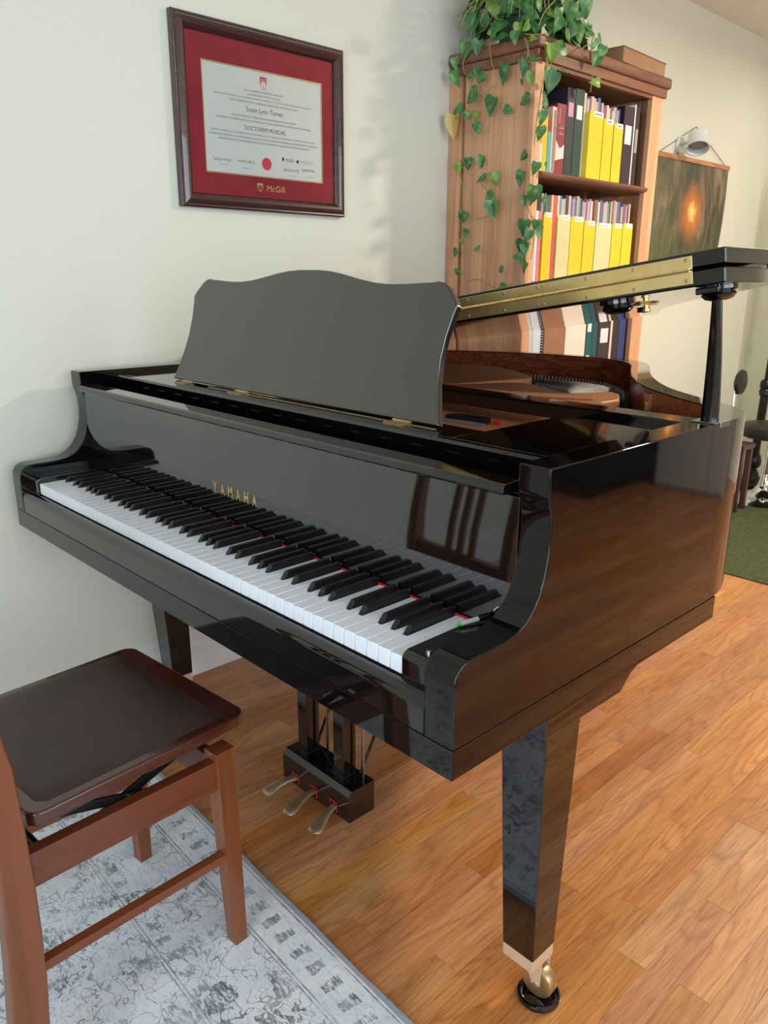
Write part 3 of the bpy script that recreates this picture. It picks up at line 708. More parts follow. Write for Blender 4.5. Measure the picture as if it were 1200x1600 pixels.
# ---- pedal lyre
ly = [(0.322,0.026),(0.322,0.093),(0.334,0.105),(0.401,0.105),(0.401,0.026)]
obj('pedal_box', prism(ly, 'x', -0.116, 0.130), B, P, bevel=.0022)
for x0, x1 in ((-0.091,-0.055),(0.041,0.078)):
    lp_ = obj('lyre_post', box(x0, x1, 0.352, 0.390, 0.104, 0.612), B, P, bevel=.0025)
    obj('post_collar', box(x0-.005, x1+.005, 0.347, 0.395, 0.104, 0.110), B, lp_, bevel=.0015)
for x_ in (-0.030, 0.010, 0.098):
    obj('pedal_rod', tube([(x_,0.394,0.10),(x_,0.394,0.612)], .0035, 8), M['silver'], P, smooth=True, label='thin grey steel pedal rod')
for x_, x2 in ((-0.075,-0.075),(0.088,0.100)):
    obj('brace_rod', tube([(x_,0.395,0.10),(x2,0.66,0.62)], .0045, 8), B, P, smooth=True, label='slanting black brace rod')
for root, tip in (((-0.064,0.32),(-0.079,0.236)),((0.004,0.32),(0.018,0.228)),((0.076,0.32),(0.110,0.232))):
    a = Vector((root[0],root[1]+0.012,0.046)); b = Vector((tip[0],tip[1],0.040)); d3 = (b-a); L_ = d3.length; d3.normalize(); sd = Vector((-d3.y,d3.x,0)).normalized(); 
    if sd.x < 0: sd = -sd
    prof_ = [(0.0,0.0095),(0.2,0.0088),(0.40,0.0095),(0.60,0.0130),(0.76,0.0165),(0.88,0.0175),(0.95,0.0150),(0.985,0.0100),(1.0,0.003)]
    Vq, Fq = [], []
    for t_, hw in prof_:
        zc = a.z+(b.z-a.z)*t_+0.007*math.sin(math.pi*min(t_*1.1,1)); c_ = a+d3*L_*t_; hh = 0.0055 if t_ < .97 else 0.002
        for k in range(10):
            an = 2*math.pi*k/10
            Vq.append((c_.x+sd.x*hw*math.cos(an), c_.y+sd.y*hw*math.cos(an), zc+hh*math.sin(an)))
    m_ = len(prof_)
    Fq = [(i*10+k, i*10+(k+1) % 10, i*10+10+(k+1) % 10, i*10+10+k) for i in range(m_-1) for k in range(10)]+[tuple(range(9,-1,-1)), tuple(range((m_-1)*10, m_*10))]
    pd = obj('pedal', (Vq, Fq), M['bronze'], P, smooth=True)
    rx_ = root[0]
    obj('felt_bushing', join(box(rx_-.0135,rx_+.0135,0.3205,0.3225,0.0575,0.0605), box(rx_+.0105,rx_+.0135,0.3205,0.3225,0.034,0.0585), box(rx_-.0135,rx_-.0105,0.3205,0.3225,0.050,0.0585)), M['felt'], pd, label='red felt bushing')
# ---- caster cups on the floor
for i, c_ in enumerate(wheels):
    cp_ = lathe([(0.034,0.0),(0.0375,0.001),(0.0385,0.005),(0.037,0.010),(0.034,0.0115),(0.031,0.0100),(0.028,0.0075),(0.0,0.0072)], (c_.x, c_.y, 0.0), 36)
    o = obj('caster_cup', cp_, M['black'], smooth=True, origin=(c_.x, c_.y, 0))
    tag(o, ['round black caster cup under the brass wheel of the near right piano leg', 'round black caster cup under the far left piano leg', 'round black caster cup under the rear piano leg'][i], 'caster cup', 'caster cups under the piano legs')

# ---- pen lying at the treble end of the keys
pn = thing('pen', 'slim silver and black pen with green tip at the right end of the keys', 'pen', (0.62, 0.12, KT))
a, b = Vector((0.6165,0.100,0.7505)), Vector((0.6325,0.152,0.7535))
def lp3(t): return tuple(a.lerp(b, t))
obj('barrel', tube([lp3(0.12), lp3(0.65)], 0.0036, 10), mat('pale_grey_plastic', (204,210,220), .3), pn, smooth=True)
obj('cap', tube([lp3(0.65), lp3(0.70), lp3(1.0)], [0.0036,0.0046,0.0046], 10), M['blackmetal'], pn, smooth=True)
obj('tip', tube([lp3(0.0), lp3(0.12)], [0.0012,0.0036], 10), mat('green_plastic', (60,200,70), 0.4), pn, smooth=True)
obj('clip', tube([tuple(Vector(lp3(0.62))+Vector((0,0,.0055))), tuple(Vector(lp3(0.98))+Vector((0,0,.0055)))], 0.0009, 6), M['chrome'], pn, smooth=True)

# ================================================================ WOODEN CHAIR
CO = (0.224, -0.016, 0.0075); CR = R(4.5)
ch = thing('piano_chair', 'brown wooden height-adjustable chair with dark leather seat at the keyboard', 'chair', CO, CR, local=True)
mh, mhy, mhd = M['maho'], M['maho_y'], M['maho_dark']
FW = 0.352      # frame width; local x runs from 0 (right) to -FW, local y from 0 (front) to -0.41 (back)
leather = noisy('dark_brown_leather', (60,38,36), (50,33,32), 9, 0.46, 0.35, 340)
for s, x_ in ((1, 0.0), (-1, -FW)):
    xo = x_; xi = x_-s*0.036
    x0, x1 = min(xo, xi), max(xo, xi)
    xb0, xb1 = (x1-.027, x1) if s == 1 else (x0, x0+.027)
    obj('leg', taper((x0-s*.007,x1-s*.007,-0.040,0.0), 0.413, (xb0,xb1,-0.027,0.0), 0.0), mh, ch, bevel=.0015)
    pf = [(-0.380,0.0),(-0.366,0.20),(-0.364,0.30),(-0.364,0.38),(-0.366,0.45),(-0.371,0.56),(-0.384,0.64),(-0.410,0.74),(-0.436,0.83)]
    pb = [(-0.455,0.83),(-0.432,0.74),(-0.414,0.64),(-0.409,0.55),(-0.409,0.44),(-0.411,0.36),(-0.416,0.25),(-0.424,0.14),(-0.430,0.0)]
    xp0, xp1 = (x1-.030, x1) if s == 1 else (x0, x0+.030)
    obj('back_post', prism(pf+pb, 'x', xp0, xp1), mh, ch, bevel=.004, seg=3)
    obj('apron', prism([(-.036,.340),(-.036,.398),(-.368,.408),(-.368,.350)], 'x', x1-.034 if s == 1 else x0+.012, x1-.012 if s == 1 else x0+.034), mhy, ch, bevel=.0015, label='side apron rail')
    obj('stretcher', prism([(-.030,.190),(-.030,.207),(-.371,.221),(-.371,.204)], 'x', x1-.024 if s == 1 else x0+.006, x1-.006 if s == 1 else x0+.024), mhy, ch, bevel=.0015)
obj('apron', box(-FW+.034, -0.034, -0.030, -0.008, 0.332, 0.390), mh, ch, bevel=.0015, label='front apron rail')
obj('apron', box(-FW+.028, -0.028, -0.395, -0.373, 0.332, 0.390), mh, ch, bevel=.0015, label='rear apron rail')
# seat: rounded wooden rim with padded leather top
def rrect(x0, x1, y0, y1, r, n=6):
    Q = []
    for cx, cy, a0 in ((x1-r,y1-r,0),(x0+r,y1-r,90),(x0+r,y0+r,180),(x1-r,y0+r,270)):
        Q += [(cx+r*math.cos(R(a0+90*k/n)), cy+r*math.sin(R(a0+90*k/n))) for k in range(n+1)]
    return Q
def seat_outline():
    Q = rrect(-0.388, -0.006, -0.358, 0.030, 0.024)
    return [(x, y+0.008*(1-((x+0.197)/0.191)**2) if y > 0 else y) for x, y in Q]
rim = obj('seat_rim', prism(seat_outline(), 'z', 0.446, 0.470), mhd, ch, bevel=.005, seg=3)
N_ = 18; Vs, Fs = [], []
for j in range(N_+1):
    for i in range(N_+1):
        u, v = i/N_*2-1, j/N_*2-1
        # squircle mapping keeps soft corners
        x = -0.197+0.181*u*math.sqrt(1-0.03*v*v); y = -0.172+0.172*v*math.sqrt(1-0.03*u*u)
        e = max(abs(u), abs(v)); zz = 0.4695+(0.0085*(1-e**12) if e < 1 else -0.002)-0.0035*math.exp(-((u)**2+(v+.1)**2)*2.5)
        Vs.append((x, y, zz))
Fs = [(j*(N_+1)+i, j*(N_+1)+i+1, (j+1)*(N_+1)+i+1, (j+1)*(N_+1)+i) for j in range(N_) for i in range(N_)]
obj('seat_pad', (Vs, Fs), leather, ch, smooth=True)
# scissor lift
bm_ = M['blackmetal']
for x_ in (-0.046, -FW+0.050):
    obj('scissor_arm', xform(box(-0.003,0.003,-0.135,0.150,-0.008,0.008), Matrix.Translation((x_,-0.19,0.398)) @ Matrix.Rotation(R(17), 4, 'X')), bm_, ch, bevel=.001)
    obj('scissor_arm', xform(box(-0.003,0.003,-0.150,0.135,-0.008,0.008), Matrix.Translation((x_+.007,-0.19,0.398)) @ Matrix.Rotation(R(-17), 4, 'X')), bm_, ch, bevel=.001)
    obj('pivot_bolt', lathe([(0.006,-0.004),(0.007,0.0),(0.006,0.012)], (x_,-0.19,0.398), 12, 'x'), M['silver'], ch, smooth=True)
    obj('lift_channel', box(x_-.010, x_+.012, -0.33, 0.00, 0.436, 0.4465), bm_, ch, bevel=.001)
    obj('lift_channel', box(x_-.010, x_+.014, -0.36, -0.03, 0.3475, 0.3575), bm_, ch, bevel=.001)
obj('cross_tube', tube([(-FW+.045,-0.055,0.428),(-0.045,-0.055,0.428)], .008, 10), bm_, ch, smooth=True)
obj('cross_tube', tube([(-FW+.045,-0.325,0.36),(-0.045,-0.325,0.36)], .008, 10), bm_, ch, smooth=True)
# back: two rails and three slats (seen mirrored in the fallboard)
obj('back_rail', xform(box(-FW+.028, -0.028, -0.011, 0.011, -0.035, 0.040), Matrix.Translation((0,-0.443,0.79)) @ Matrix.Rotation(R(-16), 4, 'X')), mh, ch, bevel=.004)
obj('back_rail', box(-FW+.028, -0.028, -0.402, -0.380, 0.520, 0.556), mh, ch, bevel=.003)
for x_ in (-0.215, -0.176, -0.137):
    obj('back_slat', prism([(-0.385,0.554),(-0.396,0.62),(-0.418,0.70),(-0.433,0.762),(-0.445,0.762),(-0.430,0.70),(-0.408,0.62),(-0.397,0.554)], 'x', x_-.009, x_+.009), mh, ch, bevel=.002)
# ================================================================ FRAMED DIPLOMA
DY0, DY1, DZ0, DZ1 = 0.517, 1.098, 1.392, 1.865
dp = thing('framed_diploma', 'university diploma in a dark wooden frame with crimson mat, hung on the wall', 'picture', (XW, 0.8075, 1.392))
MO = wood('dark_mahogany_frame', (74,40,40), (58,30,32), (40,22,24), 'y', 12, 6.0, 0.26, False, 0.05, coat=0.6, ringmix=.3)
def frame_profile():   # (distance from the outer edge inwards, height off the wall)
    return [(0,0),(0,0.017),(0.004,0.020),(0.007,0.0195),(0.009,0.022),(0.013,0.026),(0.020,0.0275),(0.028,0.025),(0.034,0.020),(0.0375,0.015),(0.0385,0.010),(0.0385,0.006)]
fp = frame_profile()
def mitre(side):
    V = []
    for end in (0, 1):
        for d, h in fp:
            if side in ('top', 'bottom'):
                y = DY0+d if end == 0 else DY1-d; z = DZ1-d if side == 'top' else DZ0+d
            else:
                z = DZ0+d if end == 0 else DZ1-d; y = DY0+d if side == 'left' else DY1-d
            V.append((XW+h, y, z))
    n = len(fp); F = [(i, i+1, n+i+1, n+i) for i in range(n-1)]+[(0, n, 2*n-1, n-1), tuple(range(n)), tuple(range(2*n-1, n-1, -1))]
    return V, F
for sd in ('top', 'bottom', 'left', 'right'):
    obj('frame_rail', mitre(sd), MO, dp, smooth=None)
mat_m = noisy('crimson_suede_mat', (146,20,42), (160,30,52), 16, 0.85, 0.1, 300)
def ringbox(x, y0,y1,z0,z1, a0,a1,b0,b1, t):
    return join(box(x,x+t,y0,a0,z0,z1), box(x,x+t,a1,y1,z0,z1), box(x,x+t,a0,a1,z0,b0), box(x,x+t,a0,a1,b1,z1))
obj('mat_board', ringbox(XW+.0075, DY0+.030,DY1-.030,DZ0+.030,DZ1-.030, 0.603,1.018,1.486,1.765, .002), mat_m, dp)
obj('mat_bevel', ringbox(XW+.0070, 0.600,1.021,1.483,1.768, 0.6065,1.0145,1.4895,1.7615, .0018), noisy('gilt_bevel', (200,176,130), (186,160,116), 20, .5, metal=.3), dp, label='thin gold inner bevel')
paper = obj('certificate', box(XW+.004, XW+.0068, 0.598,1.023,1.481,1.770), noisy('ivory_paper', (222,226,220), (226,230,226), 4, 0.7), dp, label='pale printed certificate')
ink = mat('grey_ink', (84,86,84), 0.7); ink2 = mat('dark_ink', (46,46,44), 0.7); redp = mat('red_seal_paper', (222,56,72), 0.6); crim = mat('crest_red', (206,60,76), 0.6)
TX = XW+.0070
def wt(s, y, z, width=None, height=None, m=ink, name='lettering', par=None, bold=0.0, shear=0.0):
    return text(name, s, frame((TX, y, z), (0,1,0), (0,0,1)), m, par or paper, width=width, height=height, bold=bold, shear=shear)
for s, z, wd, h in (('NOS GUBERNATORES RECTOR SOCII',1.7095,.135,.0050),('UNIVERSITATIS McGILL',1.6995,.115,.0050),
    ('AD MONTEM REGIUM IN CANADENSI PARTIBUS OMNIBUS QUORUM LITTERAS PERVENERINT SALUTEM',1.6895,.335,.0050),
    ('NOS UNIVERSITATIS GUBERNATORES HOC TESTAMUR NOS',1.6795,.235,.0050),
    ('CUM CURRICULUM TESTIMONIUM PRAESCRIPTUM CONFECERIT',1.6415,.225,.0050),
    ('COMPROBATI ET OMNIBUS ADMISSUM AD GRADUM DOCTORIS NUNCUPATUM ET RITE PROMOTUM CREAVIMUS',1.6315,.330,.0050),
    ('EIQUE ET OMNIBUS HONORIBUS PRIVILEGIIS GRADU ISTO QUOQUE PERTINENT CONCESSIMUS IN CUIUS',1.5970,.365,.0050),
    ('CONFIRMATIONEM NOS LITTERIS SIGILLO UNIVERSITATIS CORROBORATIS NOMINA SUBSCRIPSIMUS ACADEMIA',1.5870,.385,.0050),
    ('ADMINISTRAVIT IN DIE MENSIS DATUM IN CONVENTU ANNO DOMINI BIS MILLESIMO',1.5770,.320,.0050)):
    wt(s, 0.808, z, wd, h)
wt('Susan Lynn Toman', 0.808, 1.6595, .128, .0165, ink2, shear=0.18)
wt('DOCTOREM MUSICAE', 0.808, 1.6130, .140, .0110, ink2)
# crest: shield with birds and open book
def shield(cy, cz, w_, h_, x, m, name, par):
    Q = [(-.5,.5),(.5,.5),(.5,-.05),(.36,-.30),(.18,-.44),(0,-.5),(-.18,-.44),(-.36,-.30),(-.5,-.05)]
    return obj(name, prism([(cy+p[0]*w_, cz+p[1]*h_) for p in Q], 'x', x, x+.0004), m, par)
white_i = mat('paper_white', (228,230,226), 0.7)
cr_ = shield(0.806, 1.7335, .023, .033, XW+.0069, crim, 'crest', paper)
shield(0.806, 1.7285, .0175, .019, XW+.0072, white_i, 'crest', paper)
for a_, b_ in ((-.005,.004),(.005,.004),(0,-.004)):
    obj('crest', prism([(0.806+a_-.0022,1.7295+b_+.002),(0.806+a_+.0022,1.7295+b_+.002),(0.806+a_,1.7295+b_-.0025)], 'x', XW+.0074, XW+.0078), crim, paper)
obj('crest', box(XW+.0072, XW+.0076, .799,.813,1.7415,1.7435), white_i, paper)
obj('seal', lathe([(0.0165,0),(0.0165,0.0012),(0.013,0.0016),(0.0125,0.0012)], (XW+.0068, 0.8085, 1.5235), 32, 'x'), redp, paper, smooth=True, label='round red paper seal')
# signatures, small logos
def squiggle(y0, y1, z, amp, seed, m=ink2):
    q = random.Random(seed); n = 34; pts = []
    for i in range(n):
        t_ = i/(n-1); pts.append((TX+.0003, y0+(y1-y0)*t_+q.uniform(-.0015,.0015), z+amp*math.sin(i*1.55+q.uniform(-.7,.7))*(0.35+0.65*abs(math.sin(i*.37+seed)))))
    obj('signature', tube(pts, 0.00045, 4), m, paper)
squiggle(.628,.688,1.5220,.0055,1); squiggle(.706,.765,1.5235,.0050,2); squiggle(.868,.925,1.5135,.0050,3); squiggle(.938,.986,1.5185,.0050,4)
for y_, z_ in ((.662,1.510),(.736,1.506),(.900,1.499),(.968,1.500)): wt('NOTARIUS', y_, z_, .026, .0025)
wt('McGill', .892, 1.5410, .028, .0085, ink2)
shield(.868, 1.5415, .007, .0100, TX, ink2, 'crest', paper)
obj('crest', box(TX, TX+.0004, .918,.926,1.536,1.544), ink2, paper)
wt('Schulich School of Music', .957, 1.5422, .048, .0028); wt('Ecole de musique Schulich', .957, 1.5372, .048, .0028)
# gold name and shield on the mat
gp = mat('gold_foil', (222,190,120), 0.4, 0.5)
TX2 = XW+.0098
text('lettering', 'McGill', frame((TX2, .8370, 1.4575), (0,1,0), (0,0,1)), gp, dp, width=.064, height=.0165)
shield(.7800, 1.4580, .019, .0225, TX2-.0001, gp, 'crest', dp)
shield(.7800, 1.4565, .0145, .0150, TX2+.0003, mat_m, 'crest', dp)
for a_, b_ in ((-.0035,.003),(.0035,.003),(0,-.003)): obj('crest', prism([(.78+a_-.002,1.457+b_+.002),(.78+a_+.002,1.457+b_+.002),(.78+a_,1.457+b_-.002)], 'x', TX2+.0006, TX2+.0009), gp, dp)
obj('glass', box(XW+.0112, XW+.0130, DY0+.036,DY1-.036,DZ0+.036,DZ1-.036), M['pane'], dp)

# ================================================================ BOOKCASE
BY0, BY1, BX1 = 1.60, 2.418, -0.414; BT = 1.890
bk = thing('bookcase', 'tall pine bookcase with brown stained shelves and moulded top, behind the piano', 'bookcase', (-0.6, 2.0, 0))
pi_, py_ = M['pine'], M['pine_y']
px_ = wood('pine_dark_edge', (150,98,66), (128,80,52), (98,58,38), 'x', 20, 7.0, 0.35, True, 0.06, ring=6)
def side(y0, y1, s):
    ym = y0 if s < 0 else y1
    sp = obj('side_panel', box(XW+.004, BX1, y0, y1, 0, 0.09) if False else box(-0.709, -0.492, (y0+.014 if s < 0 else y0), (y1 if s < 0 else y1-.014), 0.0, BT-.001), pi_, bk)
    obj('stile', box(XW+.002, -0.722, y0, y1, 0.0, BT-.0005), pi_, sp, bevel=.002)
    xs_ = (-0.709, -0.662, -0.604, -0.548, -0.492)
    for a_, b_ in zip(xs_[:-1], xs_[1:]):
        yy = (y0+.006, y0+.0145) if s < 0 else (y1-.0145, y1-.006)
        obj('board', box(a_+.0004, b_-.0004, yy[0], yy[1], 0.001, BT-.001), pi_, sp, bevel=.0008, seg=1)
    obj('stile', box(-0.490, BX1-.0205, y0, y1, 0.0, BT-.0005), pi_, sp, bevel=.002)
    return sp
side(BY0, BY0+.024, -1); side(BY1-.024, BY1, 1)
obj('front_stile', box(BX1-.020, BX1, BY0, BY0+.046, 0, BT), pi_, bk, bevel=.002)
obj('front_stile', box(BX1-.020, BX1, BY1-.082, BY1, 0, BT), pi_, bk, bevel=.002)
n_b = 8
bp_ = obj('back_panel', box(XW+.002, XW+.008, BY0+.024, BY1-.024, 0.05, BT), M['pine_y'], bk)
for i in range(n_b):
    a_ = BY0+.024+(BY1-BY0-.048)/n_b*i
    obj('board', box(XW+.008, XW+.013, a_+.0006, a_+(BY1-BY0-.048)/n_b-.0006, 0.05, BT), wood('pine_back_board', (150,98,62), (130,82,52), (104,62,40), 'z', 20, 7, .5, True, .1) if i == 0 else bpy.data.materials['pine_back_board'], bp_)
SZ = (1.549, 1.197, 0.842, 0.470, 0.085)
for z in SZ:
    pr = [(-.765, z-.022), (-0.424, z-.022), (-0.412, z-.0215), (-0.404, z-.017), (-0.400, z-.011), (-0.404, z-.005), (-0.412, z-.0005), (-0.424, z), (-.765, z)]
    obj('shelf', prism(pr, 'y', BY0+.0465, BY1-.0825) if False else join(prism([(p[0], p[1]) for p in pr if p[0] < -.42]+[], 'y', BY0+.0245, BY1-.0245), prism([(-.432,z-.022),(-.412,z-.0215),(-.402,z-.017),(-.398,z-.011),(-.402,z-.005),(-.412,z-.0005),(-.432,z)], 'y', BY0+.0465, BY1-.0825)), py_, bk, smooth=None)
obj('plinth', box(BX1-.020, BX1-.001, BY0+.046, BY1-.082, 0, 0.062), pi_, bk, bevel=.002)
obj('top_rail', box(BX1-.020, BX1-.0005, BY0+.046, BY1-.082, 1.856, BT), py_, bk, bevel=.001)
# moulded top: three stepped layers
obj('cornice', box(XW+.002, BX1+.009, BY0-.005, BY1+.009, BT-.022, 1.900), py_, bk, bevel=.004)
obj('top_board', box(XW+.002, BX1+.018, BY0-.014, BY1+.024, 1.900, 1.938), py_, bk, bevel=.009, seg=4)

# ---- books
def T(y, z): return (-0.66+(y+0.66)*0.977, 1.2113+(z-1.2113)*0.977)
BM = {}
def bmatl(c, r=.5):
    if (c, r) not in BM: BM[(c, r)] = noisy('cover_%d_%d_%d' % c, c, tuple(min(255, int(v*1.05)) for v in c), 12, r)
    return BM[(c, r)]
pages = noisy('page_block', (226,220,204), (210,204,188), 80, .9)
XF = -0.430
def book(y0, y1, z0, h, col, label, xf=XF, depth=0.22, sticker=None, group=None, r=.45, lean=0.0, xtra=None, name='book'):
    (y0, _), (y1, _) = T(y0, 1), T(y1, 1); y1 -= .0006; y0 += .0006
    z1 = h; m_ = bmatl(col, r)
    b = thing(name, label, 'book', (xf-depth/2, (y0+y1)/2, z0), group=group)
    t_ = min(.0025, (y1-y0)*.15)
    obj('cover', join(box(xf-t_, xf, y0, y1, z0+.0004, z1), box(xf-depth, xf-t_, y0, y0+t_, z0+.0004, z1), box(xf-depth, xf-t_, y1-t_, y1, z0+.0004, z1)), m_, b)
    obj('pages', box(xf-depth+.003, xf-t_, y0+t_, y1-t_, z0+.003, z1-.004), pages, b)
    if sticker:
        s0, s1, c = sticker
        obj('spine_label', box(xf, xf+.0006, y0+(y1-y0)*.18, y1-(y1-y0)*.18, z0+(z1-z0)*s0, z0+(z1-z0)*s1), bmatl(c, .6), b, label='pale spine label')
    if xtra: xtra(b, xf, y0, y1, z0, z1)
    return b
S1, S2, S3 = SZ[0]+.0002, SZ[1]+.0002, SZ[2]+.0002
def tz(z): return T(0, z)[1]
def spiral(b, xf, y0, y1, z0, z1):
    n = 34; obj('spiral_binding', join(*[box(xf, xf+.004, y1-.012, y1-.001, z0+.008+(z1-z0-.016)*i/n, z0+.008+(z1-z0-.016)*(i+.5)/n) for i in range(n)]), bmatl((186,150,120), .5), b)
def redspine(b, xf, y0, y1, z0, z1):
    h = z1-z0; c_ = (y0+y1)/2
    obj('spine_print', prism([(y0+.001,z0+h*.05+.03),(c_,z0+h*.22),(y1-.001,z0+h*.10+.03),(y1-.001,z0+h*.44),(c_,z0+h*.37),(y0+.001,z0+h*.48)], 'x', xf, xf+.0005), bmatl((216,206,200), .6), b, label='white leaf-like shapes printed on the spine')
    pm_ = bmatl((212,160,156), .6)
    obj('spine_stripe', join(box(xf, xf+.0006, c_-.011, c_-.008, z0+h*.72, z0+h*.93), box(xf, xf+.0006, c_-.008, c_+.016, z0+h*.655, z0+h*.665), box(xf, xf+.0006, c_-.002, c_+.014, z0+h*.68, z0+h*.687), box(xf, xf+.0006, c_-.006, c_+.016, z0+h*.57, z0+h*.58), box(xf, xf+.0006, c_-.004, c_+.010, z0+h*.595, z0+h*.602)), pm_, b)
book(1.702, 1.722, S1, tz(1.845), (52,62,60), 'narrow dark grey-green book, leftmost on the top shelf', depth=.24, xf=XF-.02)
book(1.724, 1.760, S1, tz(1.750), (222,182,28), 'yellow book at the left end of the top shelf')
book(1.762, 1.781, S1, tz(1.722), (72,170,170), 'thin turquoise book with a dark red top on the top shelf', xtra=lambda b,xf,y0,y1,z0,z1: obj('spine_band', box(xf,xf+.0006,y0,y1,z1-.035,z1), bmatl((150,30,34),.5), b, label='dark red band'))
book(1.782, 1.806, S1, tz(1.766), (206,190,176), 'beige book with a spiral binding on the top shelf', xtra=spiral)
book(1.808, 1.862, S1, tz(1.780), (134,46,56), 'crimson book with white shapes on its spine, top shelf', xtra=redspine)
book(1.864, 1.912, S1, tz(1.836), (42,46,54), 'tall black book with a pink spine label on the top shelf', sticker=(.68,.84,(206,140,168)))
book(1.914, 1.968, S1, tz(1.840), (24,62,52), 'tall dark green binder with a white label on the top shelf', sticker=(.66,.82,(214,216,214)))
book(1.970, 2.000, S1, tz(1.838), (206,192,168), 'tall cream book left of the yellow files on the top shelf', xf=XF-.012)
book(2.240, 2.312, S1, tz(1.830), (50,28,44), 'thick dark plum binder with a white label, right end of the top shelf', sticker=(.52,.76,(210,208,214)))
book(2.313, 2.322, S1, tz(1.842), (222,220,214), 'thin white book between the plum binder and the brown book', depth=.23)
book(2.323, 2.352, S1, tz(1.838), (48,34,34), 'dark brown book with a grey label, rightmost on the top shelf', sticker=(.42,.72,(150,146,142)))
# a clear plastic sleeve leaning at the left end of the top shelf
slv = obj('plastic_sleeve', box(-0.424, -0.4225, 1.6485, 1.667, S1, S1+.085), mat('clear_plastic', (220,224,226), .12), origin=(-.423,1.658,S1)); tag(slv, 'small crumpled clear plastic sleeve at the left end of the top shelf', 'sleeve')
# magazine files
def file_box(y0, y1, z0, zt_, col, label, group, word):
    (y0, _), (y1, _) = T(y0, 1), T(y1, 1); y0 += .0008; y1 -= .0008
    xf, d = -0.424, 0.20; m_ = bmatl(col, .42)
    b = thing('magazine_file', label, 'magazine file', (xf-d/2, (y0+y1)/2, z0), group=group)
    sp_ = [(xf-.001, z0), (xf-.001, zt_-.012), (xf-.05, zt_+.01), (xf-d, zt_+.02), (xf-d, z0)]
    obj('front', prism([(y0,z0),(y1,z0),(y1,zt_-.010),(y1-.006,zt_),(y0+.006,zt_),(y0,zt_-.004)], 'x', xf-.0015, xf), m_, b, bevel=.0004, seg=1)
    obj('side', prism(sp_, 'y', y0, y0+.0012), m_, b); obj('side', prism(sp_, 'y', y1-.0012, y1), m_, b)
    obj('base', box(xf-d, xf-.0015, y0+.0012, y1-.0012, z0, z0+.0015), m_, b)
    yl0, yl1 = y0+(y1-y0)*.28, y1-.004
    lb = obj('tab_label', box(xf+.0001, xf+.0006, yl0, yl1, zt_-.017, zt_-.001), bmatl((230,230,228), .6), b, label='white label tab')
    if word: text('lettering', word, frame((xf+.0008, (yl0+yl1)/2, zt_-.009), (0,1,0), (0,0,1)), ink2, lb, width=(yl1-yl0)*.66, height=.0050)
    else: obj('print_line', box(xf+.0006, xf+.0008, yl0+.006, yl1-.008, zt_-.0105, zt_-.0075), ink2, lb)
    return (y0, y1)
Y_, C_ = (214,194,40), (208,202,150)
files1 = [(1.998,2.090,1.783,Y_,''),(2.094,2.160,1.768,Y_,''),(2.166,2.230,1.762,Y_,'')]
ord1 = ['first', 'second', 'third']
for i, (a_, b_, t_, c, wd_) in enumerate(files1):
    file_box(a_, b_, S1, tz(t_), c, 'bright yellow magazine file on the top shelf, %s from the left' % ord1[i], 'yellow files on the top shelf', wd_)
files2 = [(1.758,1.806,1.430,(222,192,26),'BOOK 1','yellow'),(1.843,1.924,1.427,C_,'BOOK 2','cream'),(1.926,2.010,1.425,Y_,'BOOK 3','yellow'),(2.014,2.090,1.415,Y_,'BOOK 4','yellow'),(2.094,2.206,1.411,C_,'BOOK 5','cream'),(2.209,2.284,1.414,Y_,'BOOK 6','yellow'),(2.287,2.362,1.418,Y_,'BOOK 7','yellow')]
l2 = ['narrow yellow magazine file near the left end of the middle shelf','pale cream magazine file next to the orange-edged book, middle shelf','yellow magazine file right of the first cream one, middle shelf','yellow magazine file left of the wide cream one, middle shelf','wide pale cream magazine file on the middle shelf','yellow magazine file right of the wide cream one, middle shelf','yellow magazine file at the right end of the middle shelf']
for i, (a_, b_, t_, c, wd_, nm_) in enumerate(files2):
    file_box(a_, b_, S2, tz(t_), c, l2[i], 'magazine files on the middle shelf', wd_)
# thin music books standing in the files, with spines showing above
pal = {'lilac':(168,144,178),'blue':(92,116,158),'pink':(206,164,172),'teal':(92,146,144),'tan':(190,166,138),'white':(214,212,206),'red':(160,78,78),'grey':(150,150,150),'green':(96,124,102),'navy':(62,68,98),'peach':(212,184,160),'violet':(116,96,142),'pale blue':(156,180,200),'cream':(208,200,172),'beige':(188,174,156)}
names = list(pal)
def thin_set(y0, y1, z0, ztop, n, shelf, where, seed):
    (y0, _), (y1, _) = T(y0, 1), T(y1, 1); y0 += .003; y1 -= .003
    q = random.Random(seed); cs_ = q.sample(names, n); w_ = (y1-y0)/n
    for i, nm_ in enumerate(cs_):
        a_ = y0+i*w_; zt_ = ztop-q.uniform(0, .016)
        b = thing('music_book', 'thin %s music book %s, %s shelf' % (nm_, where, shelf), 'book', (-.53, a_+w_/2, z0+.002), group='thin music books on the %s shelf' % shelf)
        obj('cover', join(box(-.441,-.440,a_+.0004,a_+w_-.0004,z0+.002,zt_), box(-.60,-.441,a_+.0004,a_+.0012,z0+.002,zt_), box(-.60,-.441,a_+w_-.0012,a_+w_-.0004,z0+.002,zt_)), bmatl(pal[nm_], .5), b)
        obj('pages', box(-.598,-.441,a_+.0012,a_+w_-.0012,z0+.004,zt_-.001), pages, b)
for i, (f, n_) in enumerate(zip(files1, (6,5,5))):
    thin_set(f[0], f[1], S1, tz((1.835,1.825,1.820)[i]), n_, 'top', 'in the %s yellow file' % ord1[i], 20+i)
wh = ['in the narrow yellow file','in the narrower cream file','in the yellow file beside the narrower cream one','in the yellow file left of the wide cream one','in the wide cream file','in the yellow file right of the wide cream one','in the rightmost yellow file']
